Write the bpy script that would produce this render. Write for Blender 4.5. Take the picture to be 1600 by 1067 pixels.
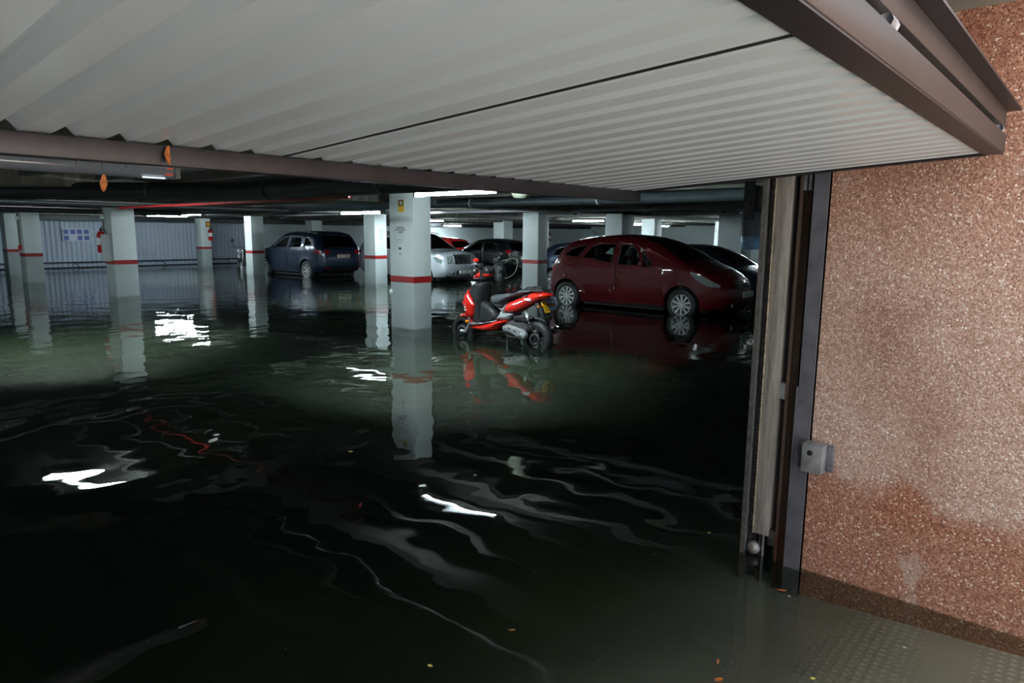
import bpy, bmesh, math, random
from mathutils import Vector, Matrix
from mathutils.geometry import delaunay_2d_cdt
for o in list(bpy.data.objects): bpy.data.objects.remove(o)
S = bpy.context.scene; COL = S.collection
PI = math.pi; random.seed(7)

# ---------------------------------------------------------------- camera
# world: X right, Y into the garage, z = 0 the water surface
PHI, TH, RO = math.radians(49.0), math.radians(9.05), math.radians(0.5)
fw = Vector((math.sin(PHI)*math.cos(TH), math.cos(PHI)*math.cos(TH), -math.sin(TH)))
r0 = Vector((math.cos(PHI), -math.sin(PHI), 0)); u0 = r0.cross(fw)
rt = r0*math.cos(RO) + u0*math.sin(RO); up = -r0*math.sin(RO) + u0*math.cos(RO)
cd = bpy.data.cameras.new('camera'); cam = bpy.data.objects.new('camera', cd); COL.objects.link(cam)
m = Matrix((rt, up, -fw)).transposed().to_4x4(); m.translation = Vector((0, 0, 1.6)); cam.matrix_world = m
cd.sensor_width = 36; cd.lens = 36*1067/1600; cd.clip_start = .05; cd.clip_end = 300
S.camera = cam
# ---------------------------------------------------------------- sky, exposure
W_ = bpy.data.worlds.new('sky'); S.world = W_; W_.use_nodes = True
bg = W_.node_tree.nodes['Background']; bg.inputs[0].default_value = (.93, .97, 1.0, 1); bg.inputs[1].default_value = 1.9
S.view_settings.view_transform = 'Standard'; S.view_settings.look = 'None'
S.view_settings.exposure = 0.0; S.view_settings.gamma = 1.0; S.view_settings.use_curve_mapping = False
LAMP = 430.0         # radiance of a lit tube
sl = bpy.data.lights.new('sun', 'SUN'); sl.energy = 34.; sl.angle = math.radians(3); sl.color = (1., .98, .96)
so_ = bpy.data.objects.new('sun', sl); COL.objects.link(so_)      # added over the building to bounce off the ramp onto door and wall
so_.rotation_euler = Vector((-.25, 1.0, 1.15)).to_track_quat('Z', 'Y').to_euler()

# ---------------------------------------------------------------- materials
MATS = {}
def mat(name, col, rough=.5, metal=0., coat=0., spec=.5, emit=None, es=0., var=0., vscale=8., bump=0., bscale=60.):
    if name in MATS: return MATS[name]
    M = bpy.data.materials.new(name); M.use_nodes = True; MATS[name] = M
    nt = M.node_tree; b = nt.nodes['Principled BSDF']
    b.inputs['Base Color'].default_value = (*col, 1); b.inputs['Roughness'].default_value = rough
    b.inputs['Metallic'].default_value = metal; b.inputs['Coat Weight'].default_value = coat; b.inputs['Coat Roughness'].default_value = .05
    b.inputs['Specular IOR Level'].default_value = spec
    if emit: b.inputs['Emission Color'].default_value = (*emit, 1); b.inputs['Emission Strength'].default_value = es
    tc = nt.nodes.new('ShaderNodeTexCoord')
    if var:
        n = nt.nodes.new('ShaderNodeTexNoise'); n.inputs['Scale'].default_value = vscale; n.inputs['Detail'].default_value = 6
        nt.links.new(tc.outputs['Object'], n.inputs['Vector'])
        mp = nt.nodes.new('ShaderNodeMapRange'); mp.inputs[1].default_value = .3; mp.inputs[2].default_value = .7
        mp.inputs[3].default_value = 1-var; mp.inputs[4].default_value = 1+var
        nt.links.new(n.outputs[0], mp.inputs[0])
        mx = nt.nodes.new('ShaderNodeVectorMath'); mx.operation = 'SCALE'; mx.inputs[0].default_value = col
        nt.links.new(mp.outputs[0], mx.inputs['Scale']); nt.links.new(mx.outputs[0], b.inputs['Base Color'])
    if bump:
        n = nt.nodes.new('ShaderNodeTexNoise'); n.inputs['Scale'].default_value = bscale; n.inputs['Detail'].default_value = 4
        nt.links.new(tc.outputs['Object'], n.inputs['Vector'])
        bp = nt.nodes.new('ShaderNodeBump'); bp.inputs['Distance'].default_value = bump; nt.links.new(n.outputs[0], bp.inputs['Height'])
        nt.links.new(bp.outputs[0], b.inputs['Normal'])
    return M
def ramp(nt, fac, stops):
    r = nt.nodes.new('ShaderNodeValToRGB'); e = r.color_ramp.elements
    while len(e) < len(stops): e.new(.5)
    for k, (p, c) in enumerate(stops): e[k].position = p; e[k].color = (*c, 1)
    nt.links.new(fac, r.inputs[0]); return r.outputs[0]
def noise(nt, vec, scale, detail=4, rough=.5):
    n = nt.nodes.new('ShaderNodeTexNoise'); n.inputs['Scale'].default_value = scale; n.inputs['Detail'].default_value = detail
    n.inputs['Roughness'].default_value = rough; nt.links.new(vec, n.inputs['Vector']); return n.outputs[0]
def mth(nt, op, a, b=None, c=None):
    n = nt.nodes.new('ShaderNodeMath'); n.operation = op
    for k, v in enumerate((a, b, c)):
        if v is None: continue
        if isinstance(v, (int, float)): n.inputs[k].default_value = v
        else: nt.links.new(v, n.inputs[k])
    return n.outputs[0]
def mixc(nt, f, a, b, mode='MIX'):
    n = nt.nodes.new('ShaderNodeMixRGB'); n.blend_type = mode
    for k, v in enumerate((f, a, b)):
        if isinstance(v, (int, float)): n.inputs[k].default_value = v
        elif isinstance(v, tuple): n.inputs[k].default_value = (*v, 1)
        else: nt.links.new(v, n.inputs[k])
    return n.outputs[0]
def smooth(nt, v, a, b, lo=0., hi=1.):
    n = nt.nodes.new('ShaderNodeMapRange'); n.interpolation_type = 'SMOOTHSTEP'; nt.links.new(v, n.inputs[0])
    n.inputs[1].default_value = a; n.inputs[2].default_value = b; n.inputs[3].default_value = lo; n.inputs[4].default_value = hi
    return n.outputs[0]

def m_pebble():
    M = mat('washed_pebble_render', (.5, .3, .2), rough=.75); nt = M.node_tree; b = nt.nodes['Principled BSDF']
    tc = nt.nodes.new('ShaderNodeTexCoord'); P = tc.outputs['Object']
    sp = nt.nodes.new('ShaderNodeSeparateXYZ'); nt.links.new(P, sp.inputs[0])
    v = nt.nodes.new('ShaderNodeTexVoronoi'); v.inputs['Scale'].default_value = 150; nt.links.new(P, v.inputs['Vector'])
    sc = nt.nodes.new('ShaderNodeSeparateColor'); nt.links.new(v.outputs['Color'], sc.inputs[0])
    dry = ramp(nt, sc.outputs[0], [(0, (.38, .235, .175)), (.35, (.52, .335, .265)), (.7, (.60, .42, .35)), (.93, (.72, .56, .49)), (1, (.9, .84, .78))])
    wet_and_shade = ramp(nt, sc.outputs[0], [(0, (.20, .07, .04)), (.4, (.36, .15, .09)), (.75, (.47, .21, .125)), (.95, (.58, .31, .2)), (1, (.85, .72, .62))])
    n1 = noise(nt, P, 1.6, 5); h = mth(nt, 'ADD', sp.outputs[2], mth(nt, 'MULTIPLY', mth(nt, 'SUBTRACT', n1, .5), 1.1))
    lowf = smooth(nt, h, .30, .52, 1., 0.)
    n2 = noise(nt, P, 2.3, 4); top_shade = mth(nt, 'MULTIPLY', smooth(nt, sp.outputs[2], 1.1, 2.2), .9)  # upper band takes the wet tones to paint in shade under the soffit
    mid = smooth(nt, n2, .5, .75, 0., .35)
    f = mth(nt, 'MINIMUM', mth(nt, 'ADD', mth(nt, 'ADD', mth(nt, 'MULTIPLY', lowf, .85), top_shade), mid), 1.)
    c = mixc(nt, f, dry, wet_and_shade)
    # pale worn smears and dark scratches, each with its own outline
    pl = smooth(nt, noise(nt, P, 3.1, 6, .6), .60, .70, 0., .45); c = mixc(nt, pl, c, (.66, .56, .5))
    n3 = noise(nt, P, 1.1, 3); c = mixc(nt, mth(nt, 'MULTIPLY', smooth(nt, n3, .55, .75), .5), c, (.42, .23, .15), 'MULTIPLY')
    nt.links.new(c, b.inputs['Base Color'])
    bp = nt.nodes.new('ShaderNodeBump'); bp.inputs['Distance'].default_value = .0022; bp.inputs['Strength'].default_value = .8
    nt.links.new(mth(nt, 'SUBTRACT', 1., v.outputs['Distance']), bp.inputs['Height']); nt.links.new(bp.outputs[0], b.inputs['Normal'])
    return M
def m_water():
    M = bpy.data.materials.new('flood_water'); M.use_nodes = True; nt = M.node_tree; nt.nodes.clear(); MATS['flood_water'] = M
    out = nt.nodes.new('ShaderNodeOutputMaterial'); tc = nt.nodes.new('ShaderNodeTexCoord'); P = tc.outputs['Object']
    sp = nt.nodes.new('ShaderNodeSeparateXYZ'); nt.links.new(P, sp.inputs[0])
    far = smooth(nt, sp.outputs[1], 5.5, 16., 0., 1.)
    wv = mth(nt, 'MULTIPLY', noise(nt, P, 2.0, 1, .4), .0085)
    w2 = mth(nt, 'MULTIPLY', noise(nt, P, 5.5, 1, .4), mth(nt, 'MULTIPLY_ADD', far, .0014, .0007))
    w3 = mth(nt, 'MULTIPLY', noise(nt, P, 12., 2, .5), mth(nt, 'MULTIPLY_ADD', far, .0011, .00001))
    h = mth(nt, 'ADD', mth(nt, 'ADD', wv, w2), w3)
    bp = nt.nodes.new('ShaderNodeBump'); bp.inputs['Distance'].default_value = 1; bp.inputs['Strength'].default_value = 1
    nt.links.new(h, bp.inputs['Height'])
    gl = nt.nodes.new('ShaderNodeBsdfGlossy'); gl.inputs['Roughness'].default_value = .0; gl.inputs[0].default_value = (1, 1, 1, 1)
    nt.links.new(bp.outputs[0], gl.inputs['Normal'])
    tr = nt.nodes.new('ShaderNodeBsdfTransparent'); tr.inputs[0].default_value = (.92, .94, .86, 1)
    df = nt.nodes.new('ShaderNodeBsdfDiffuse')
    mk = ramp(nt, noise(nt, P, .45, 4, .55), [(.35, (.012, .018, .017)), (.55, (.018, .029, .020)), (.75, (.030, .056, .020))])
    nt.links.new(mk, df.inputs[0])
    mx = nt.nodes.new('ShaderNodeMixShader'); mx.inputs[0].default_value = .24
    nt.links.new(tr.outputs[0], mx.inputs[1]); nt.links.new(df.outputs[0], mx.inputs[2])
    fr = nt.nodes.new('ShaderNodeFresnel'); fr.inputs[0].default_value = 1.33; nt.links.new(bp.outputs[0], fr.inputs['Normal'])
    m2 = nt.nodes.new('ShaderNodeMixShader'); nt.links.new(fr.outputs[0], m2.inputs[0])
    nt.links.new(mx.outputs[0], m2.inputs[1]); nt.links.new(gl.outputs[0], m2.inputs[2]); nt.links.new(m2.outputs[0], out.inputs[0])
    return M
def m_glass():
    M = bpy.data.materials.new('car_glass'); M.use_nodes = True; nt = M.node_tree; nt.nodes.clear(); MATS['car_glass'] = M
    out = nt.nodes.new('ShaderNodeOutputMaterial')
    gl = nt.nodes.new('ShaderNodeBsdfGlossy'); gl.inputs['Roughness'].default_value = .02
    tr = nt.nodes.new('ShaderNodeBsdfTransparent'); tr.inputs[0].default_value = (.62, .70, .67, 1)
    fr = nt.nodes.new('ShaderNodeFresnel'); fr.inputs[0].default_value = 1.5
    mx = nt.nodes.new('ShaderNodeMixShader')
    nt.links.new(fr.outputs[0], mx.inputs[0]); nt.links.new(tr.outputs[0], mx.inputs[1]); nt.links.new(gl.outputs[0], mx.inputs[2]); nt.links.new(mx.outputs[0], out.inputs[0])
    return M
def m_ramp():
    M = mat('stamped_concrete_ramp', (.25, .23, .19), rough=.8); nt = M.node_tree; b = nt.nodes['Principled BSDF']
    tc = nt.nodes.new('ShaderNodeTexCoord'); P = tc.outputs['Object']
    mp = nt.nodes.new('ShaderNodeMapping'); mp.inputs['Scale'].default_value = (26, 26, 26); nt.links.new(P, mp.inputs[0])
    v = nt.nodes.new('ShaderNodeTexVoronoi'); v.inputs['Scale'].default_value = 1; v.inputs['Randomness'].default_value = .06
    nt.links.new(mp.outputs[0], v.inputs['Vector'])
    dots = smooth(nt, v.outputs['Distance'], .25, .5, 1., 0.)
    base = ramp(nt, noise(nt, P, 2.2, 5), [(.3, (.44, .42, .38)), (.7, (.60, .58, .53))])
    c = mixc(nt, mth(nt, 'MULTIPLY', dots, .8), base, (.88, .84, .75)); spz = nt.nodes.new('ShaderNodeSeparateXYZ'); nt.links.new(P, spz.inputs[0]); c = mixc(nt, smooth(nt, spz.outputs[1], -.1, 1.05), c, ramp(nt, noise(nt, P, 2.2, 5), [(.3, (.15, .16, .15)), (.7, (.24, .25, .23))])); nt.links.new(c, b.inputs['Base Color'])  # colour darkens along Y, painting in the shade past the raised door
    bp = nt.nodes.new('ShaderNodeBump'); bp.inputs['Distance'].default_value = .004; nt.links.new(dots, bp.inputs['Height']); nt.links.new(bp.outputs[0], b.inputs['Normal'])
    return M
def m_ceiling():
    M = mat('bare_concrete_ceiling', (.1, .1, .09), rough=.9); nt = M.node_tree; b = nt.nodes['Principled BSDF']
    tc = nt.nodes.new('ShaderNodeTexCoord'); P = tc.outputs['Object']
    mp = nt.nodes.new('ShaderNodeMapping'); mp.inputs['Scale'].default_value = (5, .35, 1); nt.links.new(P, mp.inputs[0])
    c = ramp(nt, noise(nt, mp.outputs[0], 1.2, 6, .65), [(.3, (.07, .075, .065)), (.5, (.14, .14, .12)), (.62, (.22, .22, .19)), (.8, (.33, .34, .30))])
    nt.links.new(c, b.inputs['Base Color']); return M
def m_counter():
    M = mat('old_timber_counterweight', (.4, .37, .32), rough=.8); nt = M.node_tree; b = nt.nodes['Principled BSDF']
    tc = nt.nodes.new('ShaderNodeTexCoord'); P = tc.outputs['Object']
    mp = nt.nodes.new('ShaderNodeMapping'); mp.inputs['Scale'].default_value = (30, 30, 3.0); nt.links.new(P, mp.inputs[0])
    c = ramp(nt, noise(nt, mp.outputs[0], 1.0, 8, .7), [(.3, (.12, .11, .10)), (.45, (.27, .255, .235)), (.6, (.35, .335, .315)), (.8, (.55, .54, .52))])
    nt.links.new(c, b.inputs['Base Color']); return M
def m_rust(name, a, bcol, c3, sc=9):
    M = mat(name, a, rough=.6, metal=.3); nt = M.node_tree; b = nt.nodes['Principled BSDF']
    tc = nt.nodes.new('ShaderNodeTexCoord'); P = tc.outputs['Object']
    mp = nt.nodes.new('ShaderNodeMapping'); mp.inputs['Scale'].default_value = (3, 3, .6); nt.links.new(P, mp.inputs[0])
    sp = nt.nodes.new('ShaderNodeSeparateXYZ'); nt.links.new(P, sp.inputs[0])
    c = ramp(nt, noise(nt, mp.outputs[0], sc, 7, .65), [(.3, a), (.55, bcol), (.75, c3)])
    low = smooth(nt, mth(nt, 'ADD', sp.outputs[2], noise(nt, P, 12, 3)), .55, .85, .8, 0.)
    c = mixc(nt, low, c, (.09, .025, .012)); nt.links.new(c, b.inputs['Base Color']); return M
def m_door():
    M = mat('white_enamel_sheet', (.78, .79, .78), rough=.32); nt = M.node_tree; b = nt.nodes['Principled BSDF']
    tc = nt.nodes.new('ShaderNodeTexCoord'); P = tc.outputs['Object']
    c = mixc(nt, noise(nt, P, 2.0, 2), (.66, .72, .775), (.60, .65, .69)); nt.links.new(c, b.inputs['Base Color'])
    b.inputs['Roughness'].default_value = .24; return M
def m_sky_lamp(name, col, st): return mat(name, (.8, .8, .8), emit=col, es=st)

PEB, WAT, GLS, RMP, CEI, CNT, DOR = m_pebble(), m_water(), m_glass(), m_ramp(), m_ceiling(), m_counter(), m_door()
BRN = mat('brown_lacquered_steel', (.026, .023, .028), .42, .2, var=.25, vscale=14)
BRN_LIT = mat('brown_steel_lit', (.048, .042, .043), .45, .1, var=.15, vscale=6)  # lighter copy of the frame brown for faces lit from outside
ANG = mat('blue_grey_galvanised', (.17, .175, .21), .5, .4, var=.25, vscale=9)
ZNC = mat('zinc_plate', (.36, .37, .40), .5, .5, var=.2, vscale=20)
CHN = mat('greasy_steel', (.085, .08, .082), .45, .5, var=.4, vscale=30)
RST = m_rust('rusty_channel', (.06, .045, .04), (.12, .085, .065), (.20, .16, .13))
PNT_W = mat('white_column_paint', (.66, .73, .72), .55, var=.05, vscale=2.5)
PNT_G = mat('grey_column_paint', (.34, .39, .385), .55, var=.07, vscale=3.5)
PNT_R = mat('red_band_paint', (.30, .012, .012), .45)
WALLW = mat('white_wall_paint', (.50, .555, .56), .8, var=.06, vscale=.7)
SHEET = mat('pale_corrugated_sheet', (.42, .49, .58), .45, var=.08, vscale=.6)
def m_floor():
    M = mat('garage_floor_screed', (.07, .075, .055), .7); nt = M.node_tree; b = nt.nodes['Principled BSDF']
    tc = nt.nodes.new('ShaderNodeTexCoord'); P = tc.outputs['Object']; sp = nt.nodes.new('ShaderNodeSeparateXYZ'); nt.links.new(P, sp.inputs[0])
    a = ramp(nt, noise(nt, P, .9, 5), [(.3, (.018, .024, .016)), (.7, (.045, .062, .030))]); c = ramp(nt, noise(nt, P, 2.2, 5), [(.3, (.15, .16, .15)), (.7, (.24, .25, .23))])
    nt.links.new(mixc(nt, smooth(nt, sp.outputs[1], 1.0, 1.9), c, a), b.inputs['Base Color']); return M  # painted fall into shade carried on from the ramp
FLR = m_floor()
CONC = mat('weathered_concrete', (.22, .2, .165), .9, var=.35, vscale=4)
BLK = mat('black_plastic', (.018, .019, .02), .38)
BLKM = mat('matt_black', (.008, .008, .009), .8)
PIPE = mat('dark_grey_pipe', (.022, .026, .030), .5, var=.3, vscale=5)
PIPEL = mat('grey_blue_pipe', (.042, .055, .06), .45, var=.2, vscale=5)
RUB = mat('tyre_rubber', (.014, .015, .016), .6, bump=.001, bscale=90)
ALU = mat('alloy_rim', (.72, .74, .74), .3, .35)
CHR = mat('chrome', (.8, .8, .82), .12, 1.)
REDS = mat('scooter_red', (.72, .02, .012), .22, coat=1.)
SILP = mat('silver_plastic', (.42, .44, .45), .35, .4)
SEATM = mat('black_seat_vinyl', (.055, .065, .07), .45)
ENG = mat('cast_aluminium', (.55, .57, .58), .38, .7, var=.15, vscale=30)
LEAF = mat('dry_orange_leaf', (.42, .13, .03), .7, var=.4, vscale=60)
LEAFY = mat('yellow_leaf', (.62, .58, .12), .6)
LEAFW = mat('pale_scrap', (.62, .60, .55), .6)
TUBE = m_sky_lamp('lit_tube', (.80, .95, 1.0), LAMP)
FIX = mat('fixture_grey', (.33, .35, .35), .5)
DIFF = mat('clear_ribbed_diffuser', (.36, .40, .46), .16, coat=1.)
YEL = mat('plate_yellow', (.80, .48, .02), .5)
WHT = mat('plate_white', (.75, .76, .74), .5)
PINKW = mat('pale_pink_plate', (.78, .60, .52), .5)
INK = mat('black_ink', (.015, .015, .018), .6)
PAPR = mat('white_paper', (.74, .80, .80), .7)
EXTR = mat('extinguisher_red', (.45, .015, .015), .3, coat=.5)
SGNB = mat('sign_blue', (.06, .09, .35), .5)
AMB = mat('amber_lens', (.95, .30, .01), .25, coat=1.)
REDL = mat('red_lens', (.35, .008, .008), .2, coat=1.)
LENS = mat('headlamp_lens', (.16, .20, .19), .12, .0, coat=1.)
REFL = mat('lamp_reflector', (.85, .9, .9), .25, .3)
MOTB = mat('blue_motor_paint', (.32, .55, .85), .45, var=.25, vscale=25)
MOTG = mat('motor_dark_fins', (.30, .34, .40), .5, .1)
CBL = mat('cable_grey', (.05, .06, .05), .6)

# ---------------------------------------------------------------- helpers
def props(o, label=None, cat=None, group=None, kind=None):
    for k, v in (('label', label), ('category', cat), ('group', group), ('kind', kind)):
        if v: o[k] = v
    return o
def thing(name, label, cat, loc=(0, 0, 0), rz=0, group=None):
    o = bpy.data.objects.new(name, None); COL.objects.link(o); o.empty_display_size = .1
    o.location = loc; o.rotation_euler = (0, 0, rz); return props(o, label, cat, group)
def obj(name, bm, mt, parent=None, sm=True, loc=None):
    if sm:
        for f in bm.faces: f.smooth = True
        for e in bm.edges:
            if len(e.link_faces) == 2 and e.calc_face_angle(0) > math.radians(38): e.smooth = False
    me = bpy.data.meshes.new(name); bm.to_mesh(me); bm.free(); me.materials.append(mt)
    o = bpy.data.objects.new(name, me); COL.objects.link(o)
    if parent: o.parent = parent
    if loc: o.location = loc
    return o
def NB(): return bmesh.new()
def box(bm, x0, x1, y0, y1, z0, z1, bev=0, M=None):
    r = bmesh.ops.create_cube(bm, size=1); vs = r['verts']
    for v in vs: v.co = Vector(((x0+x1)/2+v.co.x*(x1-x0), (y0+y1)/2+v.co.y*(y1-y0), (z0+z1)/2+v.co.z*(z1-z0)))
    if bev:
        es = {e for v in vs for e in v.link_edges}
        rr = bmesh.ops.bevel(bm, geom=list(es), offset=bev, segments=2, affect='EDGES', profile=.5); vs = list({v for f in rr['faces'] for v in f.verts} | {v for v in vs if v.is_valid})
    if M is not None:
        for v in vs: v.co = M @ v.co
    return vs
def bx(*a, **k): bm = NB(); box(bm, *a, **k); return bm
def tube(bm, pts, r, n=8, cap=True):
    P = [Vector(p) for p in pts]; R = r if isinstance(r, (list, tuple)) else [r]*len(P); rings = []
    ref = None
    for i, p in enumerate(P):
        t = (P[min(i+1, len(P)-1)]-P[max(i-1, 0)]).normalized()
        if ref is None: ref = Vector((0, 0, 1)) if abs(t.z) < .9 else Vector((1, 0, 0))
        a = t.cross(ref).normalized(); b = a.cross(t).normalized(); ref = b
        rings.append([bm.verts.new(p+(a*math.cos(2*PI*k/n)+b*math.sin(2*PI*k/n))*R[i]) for k in range(n)])
    for i in range(len(P)-1):
        for k in range(n): bm.faces.new((rings[i][k], rings[i][(k+1) % n], rings[i+1][(k+1) % n], rings[i+1][k]))
    if cap: bm.faces.new(rings[0]); bm.faces.new(rings[-1][::-1])
    return bm
def tb(pts, r, n=8): return tube(NB(), pts, r, n)
def lathe(bm, prof, n, M):   # prof: (radius, axial) ; axis = local x
    rings = [[bm.verts.new(M @ Vector((a, r*math.cos(2*PI*k/n), r*math.sin(2*PI*k/n)))) for k in range(n)] for r, a in prof]
    for i in range(len(prof)-1):
        for k in range(n): bm.faces.new((rings[i][k], rings[i][(k+1) % n], rings[i+1][(k+1) % n], rings[i+1][k]))
    return rings
def lt(prof, n=24, M=Matrix.Identity(4)):
    bm = NB(); lathe(bm, prof, n, M); return bm
def catmull(P, n=6, closed=False):
    out = []; N = len(P); rng = range(N if closed else N-1)
    for i in rng:
        p = [Vector(P[(i+k) % N]) if closed else Vector(P[min(max(i+k, 0), N-1)]) for k in (-1, 0, 1, 2)]
        for j in range(n):
            t = j/n
            out.append(.5*((2*p[1])+(p[2]-p[0])*t+(2*p[0]-5*p[1]+4*p[2]-p[3])*t*t+(3*p[1]-p[0]-3*p[2]+p[3])*t**3))
    if not closed: out.append(Vector(P[-1]))
    return out
def inside(p, poly):
    c = False; j = len(poly)-1
    for i in range(len(poly)):
        a, b = poly[i], poly[j]
        if (a[1] > p[1]) != (b[1] > p[1]) and p[0] < (b[0]-a[0])*(p[1]-a[1])/(b[1]-a[1])+a[0]: c = not c
        j = i
    return c
def dseg(p, a, b):
    ab = (b[0]-a[0], b[1]-a[1]); L = ab[0]**2+ab[1]**2 or 1e-12
    t = max(0, min(1, ((p[0]-a[0])*ab[0]+(p[1]-a[1])*ab[1])/L))
    return math.hypot(p[0]-a[0]-t*ab[0], p[1]-a[1]-t*ab[1])
def dpoly(p, poly, closed=True):
    n = len(poly); return min(dseg(p, poly[i], poly[(i+1) % n]) for i in range(n if closed else n-1))
def tri2d(outer, holes=(), step=.1, rings=()):
    """triangulate a 2-D outline with holes and inner points; returns points, triangles"""
    pts = []; ed = []
    for lp in (outer, *holes):
        b = len(pts); pts += [Vector((p[0], p[1])) for p in lp]; n = len(lp); ed += [(b+i, b+(i+1) % n) for i in range(n)]
    xs = [p[0] for p in outer]; ys = [p[1] for p in outer]
    x = min(xs)+step*.5
    while x < max(xs):
        y = min(ys)+step*.5
        while y < max(ys):
            if inside((x, y), outer) and dpoly((x, y), outer) > step*.3 and not any(inside((x, y), h) or dpoly((x, y), h) < step*.25 for h in holes):
                pts.append(Vector((x, y)))
            y += step
        x += step
    v, e, f, *_ = delaunay_2d_cdt(pts, ed, [], 0, 1e-6)
    T = []
    for t in f:
        c = (sum(v[i][0] for i in t)/len(t), sum(v[i][1] for i in t)/len(t))
        if inside(c, outer) and not any(inside(c, h) for h in holes): T.append(t)
    return [(p[0], p[1]) for p in v], T
def pillow(outline, w, r=None, xc=0., step=None, bm=None, smoothed=0, wf=None):
    """a closed body with side outline (y,z), half width w, rounded towards the outline"""
    bm = bm or NB(); P = [tuple(p) for p in (catmull(outline, smoothed, True) if smoothed else outline)]
    xs = [p[0] for p in P]; ys = [p[1] for p in P]; sz = min(max(xs)-min(xs), max(ys)-min(ys))
    r = r or w; step = step or min(sz/6, .022)
    v, T = tri2d(P, (), step); A = []; B = []
    for p in v:
        d = min(dpoly(p, P), r); t = math.sqrt(max(0, 1-(1-d/r)**2)); ww = (wf(p) if wf else w)*(.35+.65*t) if d > 1e-5 else (wf(p) if wf else w)*.35
        A.append(bm.verts.new((xc-ww, p[0], p[1]))); B.append(bm.verts.new((xc+ww, p[0], p[1])))
    for t in T:
        try: bm.faces.new([A[i] for i in t][::-1]); bm.faces.new([B[i] for i in t])
        except ValueError: pass
    idx = {(round(p[0], 5), round(p[1], 5)): i for i, p in enumerate(v)}
    L = [idx.get((round(p[0], 5), round(p[1], 5))) for p in P]
    for i in range(len(L)):
        a, b = L[i], L[(i+1) % len(L)]
        if a is None or b is None or a == b: continue
        try: bm.faces.new((A[a], A[b], B[b], B[a]))
        except ValueError: pass
    bmesh.ops.recalc_face_normals(bm, faces=bm.faces); return bm
def text(name, s, size, mt, parent, M, depth=.001):
    cu = bpy.data.curves.new(name, 'FONT'); cu.body = s; cu.size = size; cu.align_x = 'CENTER'; cu.align_y = 'CENTER'; cu.extrude = depth; cu.resolution_u = 2
    t = bpy.data.objects.new(name, cu); COL.objects.link(t)
    me = bpy.data.meshes.new_from_object(t.evaluated_get(bpy.context.evaluated_depsgraph_get())); bpy.data.objects.remove(t)
    me.transform(M); me.materials.clear(); me.materials.append(mt)
    o = bpy.data.objects.new(name, me); COL.objects.link(o); o.parent = parent; return o
def frame(pos, right, upv):
    r = Vector(right).normalized(); u = Vector(upv).normalized(); n = r.cross(u)
    M = Matrix((r, u, n)).transposed().to_4x4(); M.translation = Vector(pos); return M

# ---------------------------------------------------------------- setting
GF = -.14            # garage floor under the water
X0, X1, Y1 = -3., 46., 32.6
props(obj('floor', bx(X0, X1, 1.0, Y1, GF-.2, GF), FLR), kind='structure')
bm = NB()
prof = [(1.0, GF), (.4, -.10), (-.6, -.035), (-1.3, .02), (-9, 1.3), (-16, 2.2)]
vs = [[bm.verts.new((x, y, z)) for y, z in prof] for x in (-3.2, 3.6)]
for i in range(len(prof)-1): bm.faces.new((vs[0][i], vs[0][i+1], vs[1][i+1], vs[1][i]))
bmesh.ops.recalc_face_normals(bm, faces=bm.faces)
for f in bm.faces:
    if f.normal.z < 0: f.normal_flip()
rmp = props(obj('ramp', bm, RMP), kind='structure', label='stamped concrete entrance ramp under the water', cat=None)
rmp.name = 'floor_ramp'
# ceiling with shallow downstand ribs along Y
bm = NB(); box(bm, X0, X1, 1.0, Y1, 2.32, 2.6)
x = X0+.5
while x < X1: box(bm, x, x+.13, 1.3, Y1, 2.22, 2.33); x += .82
props(obj('ceiling', bm, CEI, sm=False), kind='structure')
bm = NB()
for y in (10.0, 17.2, 23.6, 29.9): box(bm, X0, X1, y-.1, y+.75, 2.12, 2.33)
props(obj('trim_1', bm, CEI, sm=False), kind='structure')
wb = props(obj('wall_back', bx(X0, X1+.3, Y1, Y1+.3, GF, 2.6), WALLW), kind='structure')
props(obj('wall_side', bx(X1, X1+.3, 1.3, Y1, GF, 2.6), WALLW), kind='structure')
props(obj('wall_left', bx(X0-.3, X0, 1.0, Y1+.3, GF, 2.6), WALLW), kind='structure')
props(obj('wall_front', bx(3.62, X1, 1.05, 1.3, GF, 2.6), WALLW), kind='structure')
# corrugated sheet lining the back wall
bm = NB(); prev = None; x = X0; k = 0
while x < 17.2:
    y = Y1-.06+(.03 if k % 4 in (1, 2) else 0)
    cur = (bm.verts.new((x, y, GF)), bm.verts.new((x, y, 2.02)))
    if prev: bm.faces.new((prev[0], cur[0], cur[1], prev[1]))
    prev = cur; x += (.075, .025, .055, .025)[k % 4]; k += 1
obj('corrugated_sheet', bm, SHEET, wb, sm=False)
# dark service duct hung along the back wall
props(obj('trim_2', bx(X0, X1, Y1-.9, Y1-.1, 1.93, 2.14), PIPE), kind='structure')
# exterior
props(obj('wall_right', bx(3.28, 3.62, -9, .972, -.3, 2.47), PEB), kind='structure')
props(obj('wall_outer_left', bx(-3.3, -3.0, -9, 1.0, -.3, 2.47), mat('dark_unseen_wall', (.12, .07, .05), .9)), kind='structure')  # unseen wall, coloured dark so the door rib slopes facing it darken
props(obj('trim_3', bx(-3.3, 3.62, .25, 1.3, 2.47, 2.75), CONC), kind='structure')
props(obj('trim_4', bx(-3.0, 3.3, 1.0, 1.22, 2.25, 2.5), CONC), kind='structure')
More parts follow.
